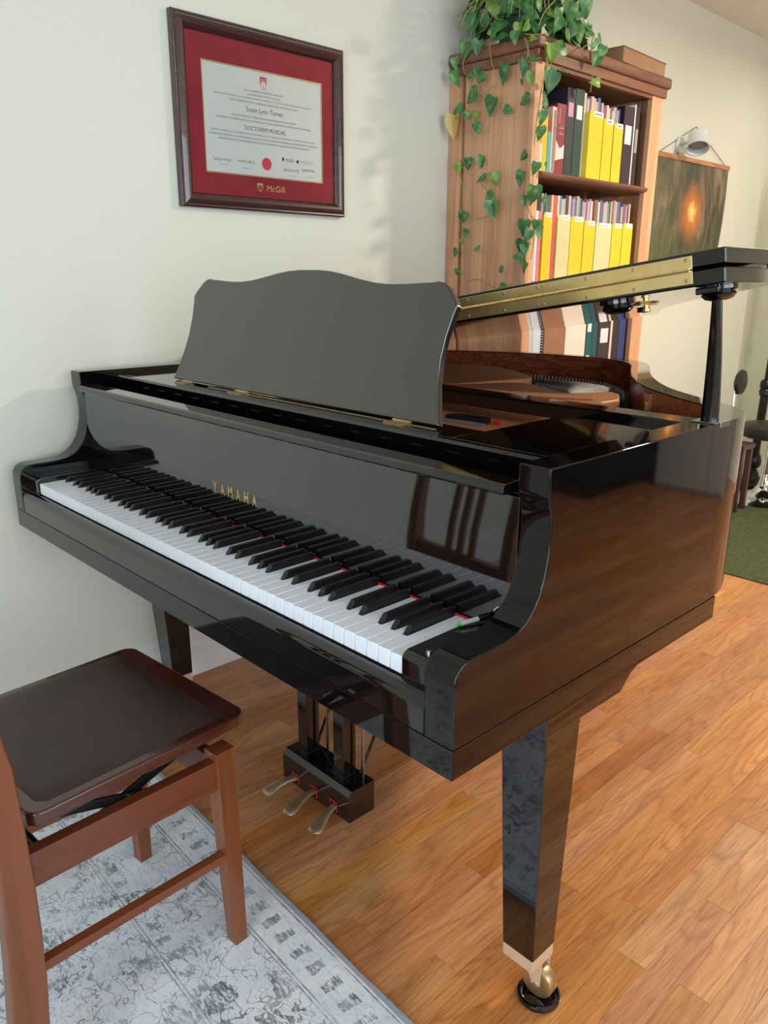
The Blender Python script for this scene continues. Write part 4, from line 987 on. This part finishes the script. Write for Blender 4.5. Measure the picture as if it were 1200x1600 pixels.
for i, (f, n_) in enumerate(zip(files2, (3,6,6,6,8,6,6))):
    thin_set(f[0], f[1], S2, tz(1.492+.003*(i % 3)), n_, 'middle', wh[i], 40+i)
book(1.702, 1.735, S2, tz(1.432), (214,222,236), 'white and pale blue booklet at the left end of the middle shelf')
book(1.736, 1.756, S2, tz(1.432), (220,120,136), 'thin pink-striped white booklet near the left end of the middle shelf')
book(1.807, 1.820, S2, tz(1.488), (206,186,172), 'thin beige booklet left of the orange-edged book')
book(1.821, 1.842, S2, tz(1.488), (208,92,50), 'tall thin book with an orange spine on the middle shelf')
# lower shelf, seen between piano and lid
def ringb(b, xf, y0, y1, z0, z1):
    n = 30; obj('ring_binding', join(*[box(xf, xf+.005, y1-.014, y1, z0+.006+(z1-z0-.012)*i/n, z0+.006+(z1-z0-.012)*(i+.5)/n) for i in range(n)]), M['rubber'], b, label='black comb binding')
book(1.702, 1.740, S3, 1.135, (196,198,206), 'pale grey book at the left end of the lower shelf')
book(1.742, 1.806, S3, 1.140, (206,208,216), 'white book with a black comb binding on the lower shelf', xtra=ringb)
book(1.812, 1.945, S3, 1.120, (150,104,76), 'thick tan box file on the lower shelf', r=.6)
book(1.949, 2.088, S3, 1.130, (226,210,196), 'thick cream box file on the lower shelf', r=.6)
book(2.092, 2.134, S3, 1.150, (16,84,84), 'teal green binder next to the cream box file, lower shelf', sticker=(.55,.75,(216,218,216)))
book(2.135, 2.176, S3, 1.150, (22,74,80), 'teal binder left of the plum binder, lower shelf')
book(2.180, 2.268, S3, 1.150, (52,34,40), 'thick dark plum binder with a white label on the lower shelf', sticker=(.40,.58,(216,214,216)))
book(2.269, 2.286, S3, 1.150, (216,190,186), 'thin pale pink book beside the plum binder, lower shelf')
book(2.288, 2.334, S3, 1.150, (44,30,28), 'dark brown book on the lower shelf')
book(2.336, 2.388, S3, 1.150, (44,54,110), 'blue book at the right end of the lower shelf')

# ---- cardboard box on top
bxm = noisy('brown_cardboard', (158,124,92), (146,112,82), 8, .85)
cb = thing('cardboard_box', 'shallow brown cardboard box on the right end of the bookcase top', 'box', (-.52, 2.22, 1.9382))
g_ = Matrix.Translation((-.52, 2.235, 1.9382)) @ Matrix.Rotation(R(3), 4, 'Z')
obj('tray', xform(join(box(-.115,.115,-.165,.165,0,.003), box(-.115,.115,-.165,-.162,.003,.046), box(-.115,.115,.162,.165,.003,.046), box(-.115,-.112,-.162,.162,.003,.046)), g_), bxm, cb)
obj('front_flap', xform(box(.112,.115,-.162,.162,.003,.046), g_), bxm, cb)
obj('lid_flap', xform(prism([(-.118,-.168),(.118,-.168),(.118,.168),(-.118,.168)], 'z', .0462, .0490), g_), bxm, cb)

# ================================================================ TRAILING PLANT
pt = thing('potted_plant', 'trailing green heart-leaf vine in a grey-green pot on top of the bookcase', 'plant', (-.575, 1.715, 1.9382))
potm = noisy('grey_green_pot', (84,100,84), (72,88,74), 5, .45)
obj('pot', lathe([(0.055,0),(0.060,0.004),(0.083,0.115),(0.087,0.118),(0.087,0.132),(0.080,0.132),(0.076,0.112)], (-.575,1.715,1.9382), 32), potm, pt, smooth=True)
obj('soil', lathe([(0.0,0.108),(0.076,0.110)], (-.575,1.715,1.9382), 24), noisy('potting_soil', (46,34,26), (60,44,32), 60, .95), pt)
def leaf_mat(name, a, b, c):
    m = mat(name, a, .38); t = NT(m); tc = t.n('TexCoord'); oi = t.n('ObjectInfo')
    n = t.n('TexNoise', i_Scale=2.2, i_Detail=2.0); 
    cbn = t.n('CombineXYZ'); off = t.math('MULTIPLY', oi.outputs['Random'], 30.0); t.l(off, cbn.inputs[0])
    ad = t.n('VectorMath', operation='ADD'); t.l(tc.outputs['Object'], ad.inputs[0]); t.l(cbn.outputs[0], ad.inputs[1]); t.l(ad.outputs[0], n.inputs['Vector'])
    col = t.ramp(n.outputs[0], [(.36,a),(.56,b),(.72,c)])
    hs = t.n('HueSaturation'); t.l(col, hs.inputs['Color']); t.l(t.math('ADD', .8, t.math('MULTIPLY', oi.outputs['Random'], .45)), hs.inputs['Value'])
    t.l(hs.outputs[0], t.b.inputs['Base Color'])
    t.b.inputs['Subsurface Weight'].default_value = 0.0
    return m
LM_ = [leaf_mat('green_leaf', (56,104,60), (74,130,70), (128,168,104)), leaf_mat('lime_leaf', (104,142,52), (124,160,60), (150,180,90)), leaf_mat('yellow_leaf', (214,180,84), (222,190,96), (226,200,120))]
def leaf_mesh(m, fold, curl):
    # heart-shaped blade: midrib along +x, tip at x=1
    rows = [(-0.10,0.16,0.30),(0.02,0.0,0.43),(0.25,0.0,0.45),(0.50,0.0,0.36),(0.75,0.0,0.20),(0.92,0.0,0.07)]
    V, F = [(0.0,0,0)], []
    V = []
    for i, (x, inn_x, w_) in enumerate(rows):
        z = -curl*x*x
        mx = max(x, 0.0)
        V += [(x, -w_, z+fold*w_), (x+.04, -w_*.5, z+fold*w_*.35), (mx, 0, z-0.02 if x > 0 else 0), (x+.04, w_*.5, z+fold*w_*.35), (x, w_, z+fold*w_)]
    V.append((1.06, 0, -curl*1.1))
    n = len(rows)
    for i in range(n-1):
        for k in range(4): F.append((i*5+k, i*5+k+1, i*5+k+6, i*5+k+5))
    t_ = len(V)-1; b0 = (n-1)*5
    for k in range(4): F.append((b0+k, b0+k+1, t_))
    me = bpy.data.meshes.new('leaf'); me.from_pydata(V, [], F); me.materials.append(m); me.shade_smooth()
    return me
LMESH = [[leaf_mesh(m, f, c) for f, c in ((.35,.25),(.6,.1),(.2,.4),(-.15,.3))] for m in LM_]
POF = Vector((-.575, 1.715, 1.9382)); rl = random.Random(5)
def add_leaf(p, tip, nrm_, size, kind):
    tip = Vector(tip).normalized(); nrm_ = Vector(nrm_); nrm_ = (nrm_-tip*nrm_.dot(tip)).normalized(); s_ = nrm_.cross(tip)
    o = put('leaf', (0,0,0), (0,0,0), rl.choice(LMESH[kind]), pt)
    sc = size
    o.matrix_local = Matrix(((tip.x*sc, s_.x*sc, nrm_.x*sc, p[0]-POF.x),(tip.y*sc, s_.y*sc, nrm_.y*sc, p[1]-POF.y),(tip.z*sc, s_.z*sc, nrm_.z*sc, p[2]-POF.z),(0,0,0,1)))
LEAVES = [(-0.72,1.572,1.892,0.032,90,0),(-0.716,1.572,1.851,0.052,80,0),(-0.665,1.572,1.852,0.024,100,0),(-0.629,1.572,1.853,0.044,100,0),(-0.604,1.572,1.826,0.039,170,0),(-0.529,1.572,1.839,0.058,110,0),(-0.449,1.572,1.859,0.027,60,0),(-0.431,1.572,1.831,0.042,110,0),(-0.448,1.572,1.803,0.019,90,0),(-0.397,1.572,1.796,0.038,90,1),(-0.648,1.572,1.781,0.059,160,0),(-0.721,1.572,1.747,0.056,160,0),(-0.56,1.572,1.741,0.058,110,0),(-0.49,1.572,1.723,0.034,20,0),(-0.432,1.572,1.747,0.041,160,0),(-0.639,1.572,1.729,0.031,110,1),(-0.666,1.572,1.724,0.024,100,0),(-0.719,1.572,1.7,0.072,90,2),(-0.621,1.572,1.689,0.035,80,0),(-0.372,1.576,1.685,0.041,90,0),(-0.372,1.585,1.647,0.041,80,0),(-0.427,1.572,1.584,0.034,150,0),(-0.66,1.572,1.586,0.031,90,0),(-0.595,1.572,1.58,0.035,110,0),(-0.372,1.601,1.737,0.053,10,0),(-0.68,1.6,1.989,0.053,190,0),(-0.686,1.6,2.018,0.045,80,0),(-0.694,1.572,1.931,0.056,110,0),(-0.619,1.572,1.919,0.044,100,0),(-0.533,1.572,1.949,0.043,0,0),(-0.472,1.572,1.922,0.035,90,0),(-0.531,1.6,2.032,0.071,85,0),(-0.588,1.6,2.04,0.06,80,1),(-0.654,1.6,2.006,0.061,120,0),(-0.431,1.6,1.983,0.046,20,0),(-0.436,1.572,1.947,0.034,160,1),(-0.464,1.572,1.95,0.035,100,1),(-0.372,1.608,1.876,0.049,80,1),(-0.406,1.572,1.915,0.023,0,1),(-0.372,1.554,1.996,0.049,30,0),(-0.705,1.572,1.57,0.037,90,1),(-0.658,1.572,1.583,0.036,95,0),(-0.596,1.572,1.58,0.039,105,0),(-0.597,1.572,1.523,0.043,170,0),(-0.533,1.572,1.521,0.042,75,1),(-0.558,1.572,1.451,0.06,150,0),(-0.531,1.572,1.422,0.056,90,0),(-0.67,1.572,1.407,0.043,115,0),(-0.663,1.572,1.359,0.029,100,0),(-0.671,1.572,1.33,0.018,90,1),(-0.7,1.572,1.29,0.029,120,0),(-0.601,1.572,1.3,0.028,180,1),(-0.496,1.572,1.234,0.028,180,0),(-0.478,1.572,1.176,0.038,10,0),(-0.426,1.572,1.58,0.034,160,0),(-0.372,1.556,1.536,0.037,90,0),(-0.428,1.572,1.513,0.045,110,0),(-0.372,1.559,1.46,0.057,80,0),(-0.372,1.618,1.444,0.034,50,0),(-0.401,1.572,1.442,0.034,100,0),(-0.404,1.572,1.362,0.048,100,0),(-0.372,1.57,1.367,0.03,90,0),(-0.372,1.614,1.354,0.068,20,0),(-0.372,1.547,1.339,0.04,110,0),(-0.412,1.572,1.308,0.044,110,0),(-0.395,1.572,1.296,0.034,80,0),(-0.417,1.572,1.272,0.041,50,0),(-0.399,1.572,1.241,0.037,120,0),(-0.372,1.624,1.559,0.021,0,0),(-0.691,1.572,1.226,0.025,110,0),(-0.372,1.614,1.873,0.051,80,1),(-0.372,1.656,1.893,0.052,160,0),(-0.372,1.695,1.923,0.053,0,0),(-0.372,1.767,1.952,0.054,60,0),(-0.372,1.795,1.99,0.035,160,0),(-0.372,1.816,1.975,0.04,160,0),(-0.372,1.803,1.958,0.03,10,0),(-0.372,1.886,1.968,0.03,0,0),(-0.372,1.851,1.947,0.035,100,0),(-0.372,1.892,1.927,0.041,120,0),(-0.372,1.866,1.898,0.04,110,0),(-0.372,1.871,1.833,0.035,180,1),(-0.372,1.705,1.841,0.038,350,0),(-0.396,1.572,1.854,0.028,10,0),(-0.372,1.8,2.034,0.06,60,0),(-0.372,1.62,1.82,0.037,90,0),(-0.372,1.642,1.807,0.023,0,0),(-0.372,1.622,1.797,0.056,95,0),(-0.372,1.722,1.96,0.044,120,0),(-0.372,1.632,1.954,0.043,110,0),(-0.372,1.679,2.021,0.048,80,0),(-0.372,1.713,2.003,0.053,70,0),(-0.372,1.762,2.041,0.054,80,0),(-0.372,1.648,1.99,0.038,90,0),(-0.372,1.751,2.014,0.044,100,0)]
STEMS = [[(-0.59,1.6,2.067),(-0.609,1.6,1.997),(-0.675,1.6,1.979),(-0.68,1.572,1.929),(-0.701,1.572,1.886),(-0.658,1.572,1.832),(-0.648,1.572,1.784),(-0.686,1.572,1.741)],[(-0.584,1.572,1.948),(-0.582,1.572,1.918),(-0.566,1.572,1.864),(-0.534,1.572,1.817),(-0.593,1.572,1.795)],[(-0.637,1.572,1.879),(-0.625,1.572,1.812),(-0.587,1.572,1.766)],[(-0.434,1.572,1.921),(-0.424,1.572,1.891),(-0.443,1.572,1.83),(-0.432,1.572,1.775),(-0.393,1.572,1.746)],[(-0.406,1.572,1.865),(-0.372,1.569,1.858)],[(-0.567,1.572,1.714),(-0.582,1.572,1.675),(-0.599,1.572,1.658)],[(-0.684,1.572,1.696),(-0.641,1.572,1.672),(-0.621,1.572,1.647)],[(-0.372,1.603,1.847),(-0.372,1.577,1.776),(-0.372,1.567,1.716),(-0.372,1.56,1.677),(-0.372,1.556,1.61)],[(-0.413,1.572,1.625),(-0.421,1.572,1.596)],[(-0.688,1.572,1.579),(-0.639,1.572,1.545)],[(-0.691,1.572,1.542),(-0.681,1.572,1.517),(-0.641,1.572,1.493),(-0.635,1.572,1.414),(-0.623,1.572,1.401),(-0.543,1.572,1.413)],[(-0.656,1.572,1.346),(-0.633,1.572,1.339)],[(-0.668,1.572,1.317),(-0.664,1.572,1.285),(-0.676,1.572,1.291)],[(-0.687,1.572,1.236),(-0.654,1.572,1.216),(-0.649,1.572,1.197),(-0.588,1.572,1.207),(-0.556,1.572,1.191),(-0.496,1.572,1.163)],[(-0.419,1.572,1.579),(-0.416,1.572,1.536),(-0.422,1.572,1.458),(-0.397,1.572,1.43),(-0.372,1.562,1.402),(-0.372,1.564,1.381),(-0.396,1.572,1.362),(-0.401,1.572,1.329),(-0.395,1.572,1.293),(-0.413,1.572,1.269),(-0.399,1.572,1.241)],[(-0.372,1.557,1.531),(-0.372,1.559,1.48)],[(-0.372,1.562,1.402),(-0.372,1.634,1.37)],[(-0.372,1.584,1.335),(-0.372,1.57,1.266)],[(-0.595,1.572,1.511),(-0.569,1.572,1.492)],[(-0.443,1.572,1.929),(-0.419,1.572,1.868)],[(-0.372,1.837,1.935),(-0.372,1.85,1.896),(-0.372,1.854,1.843),(-0.372,1.85,1.804)],[(-0.372,1.772,1.916),(-0.372,1.821,1.943),(-0.372,1.837,1.935)],[(-0.372,1.886,1.966),(-0.372,1.892,1.933)],[(-0.372,1.768,2.003),(-0.372,1.803,1.958)],[(-0.372,1.603,1.908),(-0.372,1.592,1.825),(-0.372,1.577,1.773)],[(-0.372,1.624,2.027),(-0.372,1.568,1.984),(-0.372,1.546,1.943)],[(-0.443,1.572,1.938),(-0.404,1.572,1.929),(-0.372,1.607,1.933)]]

for x, y, z, ln, a, kd in LEAVES:
    side_ = x < -.385
    right = Vector((1,0,0)) if side_ else Vector((0,1,0)); nout = Vector((0.25,-1,0.35)) if side_ else Vector((1,-.5,.35))
    tp = right*math.cos(R(a))+Vector((0,0,-1))*math.sin(R(a))+Vector((rl.uniform(-.15,.15), rl.uniform(-.15,.15), 0))
    nn_ = nout+Vector((rl.uniform(-.35,.35), rl.uniform(-.35,.35), rl.uniform(-.35,.35)))
    c_ = Vector((x, y, z))+nout.normalized()*rl.uniform(.0,.022)-tp.normalized()*ln*.5
    add_leaf(c_, tp, nn_, ln*1.05, kd)
# the bushy crown round the pot
k = 0
while k < 190:
    th_ = rl.uniform(0, 2*math.pi); rr_ = rl.uniform(.095, .215); zz = rl.uniform(-.005, .235)
    x, y = -.565+rr_*math.cos(th_)*.85, 1.725+rr_*math.sin(th_)*.95
    if x < XW+.060 or (zz < .13 and rr_ < .12): continue
    if rr_ > .21-zz*.25: continue
    if x < -.60 and zz < .10 and y < 1.69 and rl.random() < .75: continue
    o_ = Vector((math.cos(th_), math.sin(th_), 0)); tp = o_*rl.uniform(.2,1)+Vector((rl.uniform(-.5,.5), rl.uniform(-.5,.5), rl.uniform(-.9,.25)))
    add_leaf((x, y, 1.972+zz), tp, o_*.6+Vector((rl.uniform(-.4,.4), rl.uniform(-.6,.2), .8)), rl.uniform(.044,.072), 0 if rl.random() < .84 else 1); k += 1
vm = noisy('vine_stem', (138,150,74), (160,150,90), 20, .5)
for s_ in STEMS:
    q = [Vector(p) for p in s_]
    if len(q) > 2:
        qs = [q[0]]
        for a_, b_ in zip(q[:-1], q[1:]): qs += [a_.lerp(b_, .25), a_.lerp(b_, .75)]
        q = qs+[q[-1]]
    obj('stem', tube(q, .0016, 5), vm, pt, smooth=True)
for i in range(44):
    th_ = rl.uniform(0, 2*math.pi); a_ = Vector((-.575+.05*math.cos(th_), 1.715+.05*math.sin(th_), 2.07))
    d3 = Vector((math.cos(th_), math.sin(th_), 0)); r_ = rl.uniform(.12,.19)
    q = [a_, a_+d3*r_*.35+Vector((0,0,.04)), a_+d3*r_*.8+Vector((0,0,rl.uniform(-.02,.03))), a_+d3*r_+Vector((0,0,-rl.uniform(.04,.09)))]
    for p in q: p.x = max(p.x, XW+.02)
    obj('stem', tube(q, .0014, 5), vm, pt, smooth=True)
# ================================================================ WALL HANGING, LAMP
wh_ = thing('wall_hanging', 'forest picture with a glowing orange light, hung from a wooden rail beyond the bookcase', 'picture', (XW, 3.42, 1.28))
def forest():
    m = mat('forest_print', (60,60,40), .32); t = NT(m); tc = t.n('TexCoord'); sp = t.n('SeparateXYZ'); t.l(tc.outputs['Object'], sp.inputs[0])
    Y, Z = sp.outputs[1], sp.outputs[2]
    mp = t.n('Mapping'); mp.inputs['Scale'].default_value = (1, 11, 3.2); t.l(tc.outputs['Object'], mp.inputs['Vector'])
    n = t.n('TexNoise', i_Scale=1.0, i_Detail=6.0, i_Roughness=0.65, i_Distortion=.6); t.l(mp.outputs[0], n.inputs['Vector'])
    c = t.ramp(n.outputs[0], [(.34,(38,38,30)),(.46,(66,60,46)),(.56,(98,84,64)),(.68,(140,120,96))])
    n2 = t.n('TexNoise', i_Scale=14.0, i_Detail=5.0, i_Roughness=.7); t.l(tc.outputs['Object'], n2.inputs['Vector'])
    low = t.n('MapRange'); t.l(Z, low.inputs[0]); low.inputs[1].default_value = .26; low.inputs[2].default_value = .02; low.inputs[3].default_value = 0; low.inputs[4].default_value = 1
    c = t.mixc(t.math('MULTIPLY', t.math('GREATER_THAN', n2.outputs[0], .5), t.math('MULTIPLY', low.outputs[0], .8)), c, (66,88,36))
    leftg = t.n('MapRange'); t.l(Y, leftg.inputs[0]); leftg.inputs[1].default_value = -.12; leftg.inputs[2].default_value = -.36; leftg.inputs[3].default_value = 0; leftg.inputs[4].default_value = .6
    c = t.mixc(t.math('MULTIPLY', leftg.outputs[0], t.math('GREATER_THAN', n2.outputs[0], .46)), c, (84,96,56))
    # tall pale trunk streaks and a thin leaning branch
    def streak(y0, slope, w_): return t.math('LESS_THAN', t.math('ABSOLUTE', t.math('SUBTRACT', t.math('SUBTRACT', Y, y0), t.math('MULTIPLY', Z, slope))), w_)
    c = t.mixc(t.math('MULTIPLY', streak(.20, .14, .007), .55), c, (134,108,56))
    c = t.mixc(t.math('MULTIPLY', streak(.33, -.30, .003), .4), c, (146,140,104))
    # glowing centre
    dy = t.math('DIVIDE', t.math('SUBTRACT', Y, .030), .105); dz = t.math('DIVIDE', t.math('SUBTRACT', Z, .255), .115)
    d = t.math('SQRT', t.math('ADD', t.math('MULTIPLY', dy, dy), t.math('MULTIPLY', dz, dz)))
    dn = t.math('ADD', d, t.math('MULTIPLY', t.math('SUBTRACT', n2.outputs[0], .5), .9))
    g = t.n('MapRange'); g.interpolation_type = 'SMOOTHSTEP'; t.l(dn, g.inputs[0]); g.inputs[1].default_value = 1.5; g.inputs[2].default_value = .25; g.inputs[3].default_value = 0; g.inputs[4].default_value = 1
    c = t.mixc(g.outputs[0], c, (206,116,30))
    g2 = t.n('MapRange'); g2.interpolation_type = 'SMOOTHSTEP'; t.l(dn, g2.inputs[0]); g2.inputs[1].default_value = .55; g2.inputs[2].default_value = .05; g2.inputs[3].default_value = 0; g2.inputs[4].default_value = 1
    c = t.mixc(g2.outputs[0], c, (255,220,130))
    t.l(c, t.b.inputs['Base Color']); return m
n = 12; Vp, Fp = [], []
for i in range(n+1):
    t_ = i/n
    for k, y in enumerate((3.03, 3.42, 3.82)):
        sag = 0.004+0.012*math.sin(t_*math.pi*.9)+(0.006 if k != 1 else 0)*t_
        w_ = (-.010 if k == 0 else .0 if k == 1 else -.012*(1-t_)-.0)*1
        Vp.append((XW+sag, y+(-.02*(1-t_) if k == 2 else 0), 1.245+(1.772-1.245)*t_))
Fp = [(i*3+k, i*3+k+1, i*3+k+4, i*3+k+3) for i in range(n) for k in range(2)]
Vb = [(v[0]-.0012, v[1], v[2]) for v in Vp]; N0 = len(Vp)
Fp2 = Fp+[tuple(N0+q for q in f[::-1]) for f in Fp]+[(i*3, (i+1)*3, N0+(i+1)*3, N0+i*3) for i in range(n)]+[(i*3+2, N0+i*3+2, N0+(i+1)*3+2, (i+1)*3+2) for i in range(n)]
pr_ = obj('print', (Vp+Vb, Fp2), forest(), wh_, smooth=True, label='picture of a dark forest with an orange glow')
for v in pr_.data.vertices: v.co.z -= 0.0
obj('rail', box(XW+.0005, XW+.016, 3.015, 3.835, 1.764, 1.786), wood('light_rail_wood', (196,146,100), (178,126,82), (150,98,60), 'y', 12, 8, .45, False), wh_, bevel=.002)
obj('rail', box(XW+.0005, XW+.016, 3.015, 3.820, 1.228, 1.248), bpy.data.materials['light_rail_wood'], wh_, bevel=.002)
obj('cord', tube([(XW+.010,3.08,1.786),(XW+.006,3.425,1.932),(XW+.010,3.78,1.786)], .0016, 6), mat('dark_cord', (84,74,60), .7), wh_, smooth=True)
wl_ = thing('wall_lamp', 'small white drum-shaped spotlight on the wall above the forest picture', 'lamp', (XW, 3.40, 1.80))
wm = mat('white_lamp_metal', (214,222,228), .35)
obj('wall_plate', lathe([(0.038,0),(0.040,0.003),(0.040,0.014),(0.036,0.018),(0.0,0.018)], (XW,3.27,1.832), 28, 'x'), wm, wl_, smooth=True)
obj('lamp_arm', tube([(XW+.018,3.27,1.832),(XW+.060,3.262,1.843),(XW+.085,3.258,1.858)], .007, 10), wm, wl_, smooth=True)
hd = Matrix.Translation((XW+.105, 3.255, 1.838)) @ Matrix.Rotation(R(-26), 4, 'X') @ Matrix.Rotation(R(-16), 4, 'Y') @ Matrix.Scale(.82, 4)
obj('lamp_head', xform(lathe([(0.0,0.045),(0.050,0.045),(0.056,0.040),(0.062,-0.040),(0.068,-0.047),(0.068,-0.050),(0.060,-0.050),(0.055,0.030),(0.0,0.032)], (0,0,0), 36), hd), wm, wl_, smooth=True)
obj('lamp_bulb', xform(lathe([(0.0,-0.028),(0.038,-0.028),(0.045,-0.015),(0.045,0.030)], (0,0,0), 24), hd), mat('unlit_bulb', (130,124,124), .4), wl_, smooth=True)

# ================================================================ BACK CORNER
# round stool with chrome base and small back pad
st = thing('round_stool', 'round black swivel stool with a chrome dish base and back pad, on the green rug', 'stool', (-.36, 3.87, 0.0075))
sx, sy = -.36, 3.87
vinyl = noisy('black_vinyl', (22,22,22), (30,30,29), 30, .42)
obj('seat', lathe([(0.0,0.370),(0.150,0.370),(0.168,0.380),(0.172,0.405),(0.168,0.427),(0.150,0.439),(0.08,0.445),(0.0,0.446)], (sx,sy,0), 40), vinyl, st, smooth=True)
obj('base', lathe([(0.205,0.008),(0.205,0.013),(0.19,0.022),(0.12,0.038),(0.06,0.062),(0.038,0.095),(0.030,0.13),(0.028,0.16)], (sx,sy,0), 44), M['chrome'], st, smooth=True)
obj('gas_column', tube([(sx,sy,0.15),(sx,sy,0.33)], .026, 20), M['chrome'], st, smooth=True)
obj('gas_column', tube([(sx,sy,0.33),(sx,sy,0.372)], .016, 16), M['chrome'], st, smooth=True)
obj('height_lever', tube([(sx,sy,0.362),(sx+.06,sy-.10,0.356),(sx+.075,sy-.13,0.348)], .005, 8), M['blackmetal'], st, smooth=True)
obj('back_bar', tube([(sx-.10,sy,0.372),(sx-.215,sy,0.376),(sx-.236,sy,0.40),(sx-.238,sy,0.655)], .0115, 12), M['chrome'], st, smooth=True)
bpv = Matrix.Translation((sx-.210, sy, 0.652))
obj('back_pad', xform(lathe([(0.0,-.014),(0.060,-.014),(0.070,-.004),(0.066,.010),(0.04,.020),(0.0,.024)], (0,0,0), 32, 'x'), bpv), vinyl, st, smooth=True)
# black speaker/microphone stand with a round weighted foot
ms = thing('floor_stand', 'tall black stand with a collar behind the round stool', 'stand', (-.50, 4.10, 0.0))
obj('foot', lathe([(0.11,0.0),(0.125,0.006),(0.125,0.03),(0.10,0.045),(0.05,0.05),(0.03,0.10)], (-.55,4.16,0.0), 32), M['blackmetal'], ms, smooth=True)
obj('pole', tube([(-.55,4.16,0.09),(-.538,4.16,0.60)], .024, 16), M['blackmetal'], ms, smooth=True)
obj('pole', tube([(-.538,4.16,0.60),(-.525,4.16,1.12),(-.515,4.16,1.45)], .017, 16), M['blackmetal'], ms, smooth=True, label='thinner upper pole')
obj('collar', lathe([(0.024,-0.05),(0.034,-0.045),(0.036,-0.02),(0.030,-0.008),(0.036,0.0),(0.036,0.03),(0.026,0.045)], (-.5375,4.16,0.60), 24), M['blackmetal'], ms, smooth=True)
obj('collar', lathe([(0.030,-0.04),(0.040,-0.03),(0.044,0.0),(0.036,0.03),(0.026,0.05)], (-.549,4.16,0.16), 24), M['blackmetal'], ms, smooth=True)
obj('collar', lathe([(0.018,-0.04),(0.028,-0.03),(0.030,0.02),(0.018,0.035)], (-.527,4.16,1.03), 24), M['blackmetal'], ms, smooth=True)
# small dark wooden table, mostly hidden by the piano
tb = thing('side_table', 'small low dark wooden table partly hidden behind the tail of the piano', 'table', (-.55, 3.60, 0.0075))
dk = wood('dark_table_wood', (78,50,40), (62,38,32), (46,28,24), 'z', 12, 5, .35, False)
obj('tabletop', box(-.73, -.352, 3.485, 3.635, 0.345, 0.372), dk, tb, bevel=.004)
for x_, y_ in ((-.372,3.505),(-.72,3.505),(-.372,3.610),(-.72,3.610)):
    obj('leg', box(x_-.014 if x_ > -.5 else x_-.004, x_+.014 if x_ > -.5 else x_+.024, y_-.012, y_+.016, 0.0075, 0.345), dk, tb, bevel=.002)
# clear acrylic screen with a rounded top, standing near the back wall
am = bpy.data.materials.new('clear_acrylic'); am.use_nodes = True; at_ = am.node_tree; at_.nodes.clear()
ao = at_.nodes.new('ShaderNodeOutputMaterial'); ax_ = at_.nodes.new('ShaderNodeMixShader'); atr = at_.nodes.new('ShaderNodeBsdfTransparent'); agl = at_.nodes.new('ShaderNodeBsdfPrincipled'); alw = at_.nodes.new('ShaderNodeLayerWeight'); amr = at_.nodes.new('ShaderNodeMapRange')
atr.inputs[0].default_value = (0.93, 0.94, 0.88, 1); agl.inputs['Base Color'].default_value = (*lin((186,190,170)), 1); agl.inputs['Roughness'].default_value = .25; alw.inputs[0].default_value = .35
amr.inputs[3].default_value = .10; amr.inputs[4].default_value = .8
at_.links.new(alw.outputs['Facing'], amr.inputs[0]); at_.links.new(amr.outputs[0], ax_.inputs[0]); at_.links.new(atr.outputs[0], ax_.inputs[1]); at_.links.new(agl.outputs[0], ax_.inputs[2]); at_.links.new(ax_.outputs[0], ao.inputs[0])
ac = thing('acrylic_screen', 'clear curved plastic screen with a rounded top near the back corner', 'screen', (-.53, 4.26, 0.0))
Vc, Fc = [], []
nu, nv = 14, 26
for j in range(nv+1):
    z = 0.02+1.86*j/nv
    hw = 0.225 if z < 1.55 else 0.225*math.sqrt(max(0.0, 1-((z-1.55)/0.335)**2.6))
    for i in range(nu+1):
        u = i/nu*2-1; x = -.530+u*hw; Vc.append((x, 4.30-.06*(1-(u*hw/.24)**2), z))
Fc = [(j*(nu+1)+i, j*(nu+1)+i+1, (j+1)*(nu+1)+i+1, (j+1)*(nu+1)+i) for j in range(nv) for i in range(nu)]
obj('curved_sheet', (Vc, Fc), am, ac, smooth=True)
obj('screen_foot', box(-.70,-.36,4.20,4.33,0.0,0.022), M['trim'], ac, bevel=.004)
# furniture beyond the frame on the right, mirrored in the polished case
ca = thing('sideboard', 'pale grey cabinet beyond the treble side, mirrored in the piano case', 'cabinet', (2.07, 3.95, 0.0))
gm_ = noisy('pale_grey_paint', (196,198,200), (188,190,192), 3, .5)
obj('body', box(1.75, 2.40, 3.75, 4.15, 0.0, 1.15), gm_, ca, bevel=.004)
for x0, x1 in ((1.76,2.073),(2.077,2.39)):
    d1 = obj('door', box(x0, x1, 3.732, 3.75, 0.03, 1.13), gm_, ca, bevel=.002)
    obj('knob', lathe([(0.006,-.016),(0.010,-.014),(0.010,-.008),(0.004,0)], (x1-.03 if x0 < 1.8 else x0+.03, 3.732, .6), 14, 'y'), M['chrome'], d1, smooth=True)
so = thing('sofa', 'dark navy fabric sofa beyond the treble side of the piano', 'sofa', (2.9, 3.3, 0.0))
nv_ = noisy('navy_fabric', (22,25,36), (28,32,44), 30, .9)
obj('seat', box(2.45,3.35,3.15,3.75,0.10,0.42), nv_, so, bevel=.04, seg=4)
obj('back', box(2.45,3.35,3.76,3.98,0.10,0.95), nv_, so, bevel=.05, seg=4)
for x0 in (2.43, 3.22): obj('arm', box(x0,x0+.15,3.12,3.97,0.08,0.62), nv_, so, bevel=.04, seg=4)
for x_ in (2.50, 3.28):
    for y_ in (3.20, 3.90): obj('leg', taper((x_-.02,x_+.02,y_-.02,y_+.02), .11, (x_-.014,x_+.014,y_-.014,y_+.014), 0.0), dk, so)
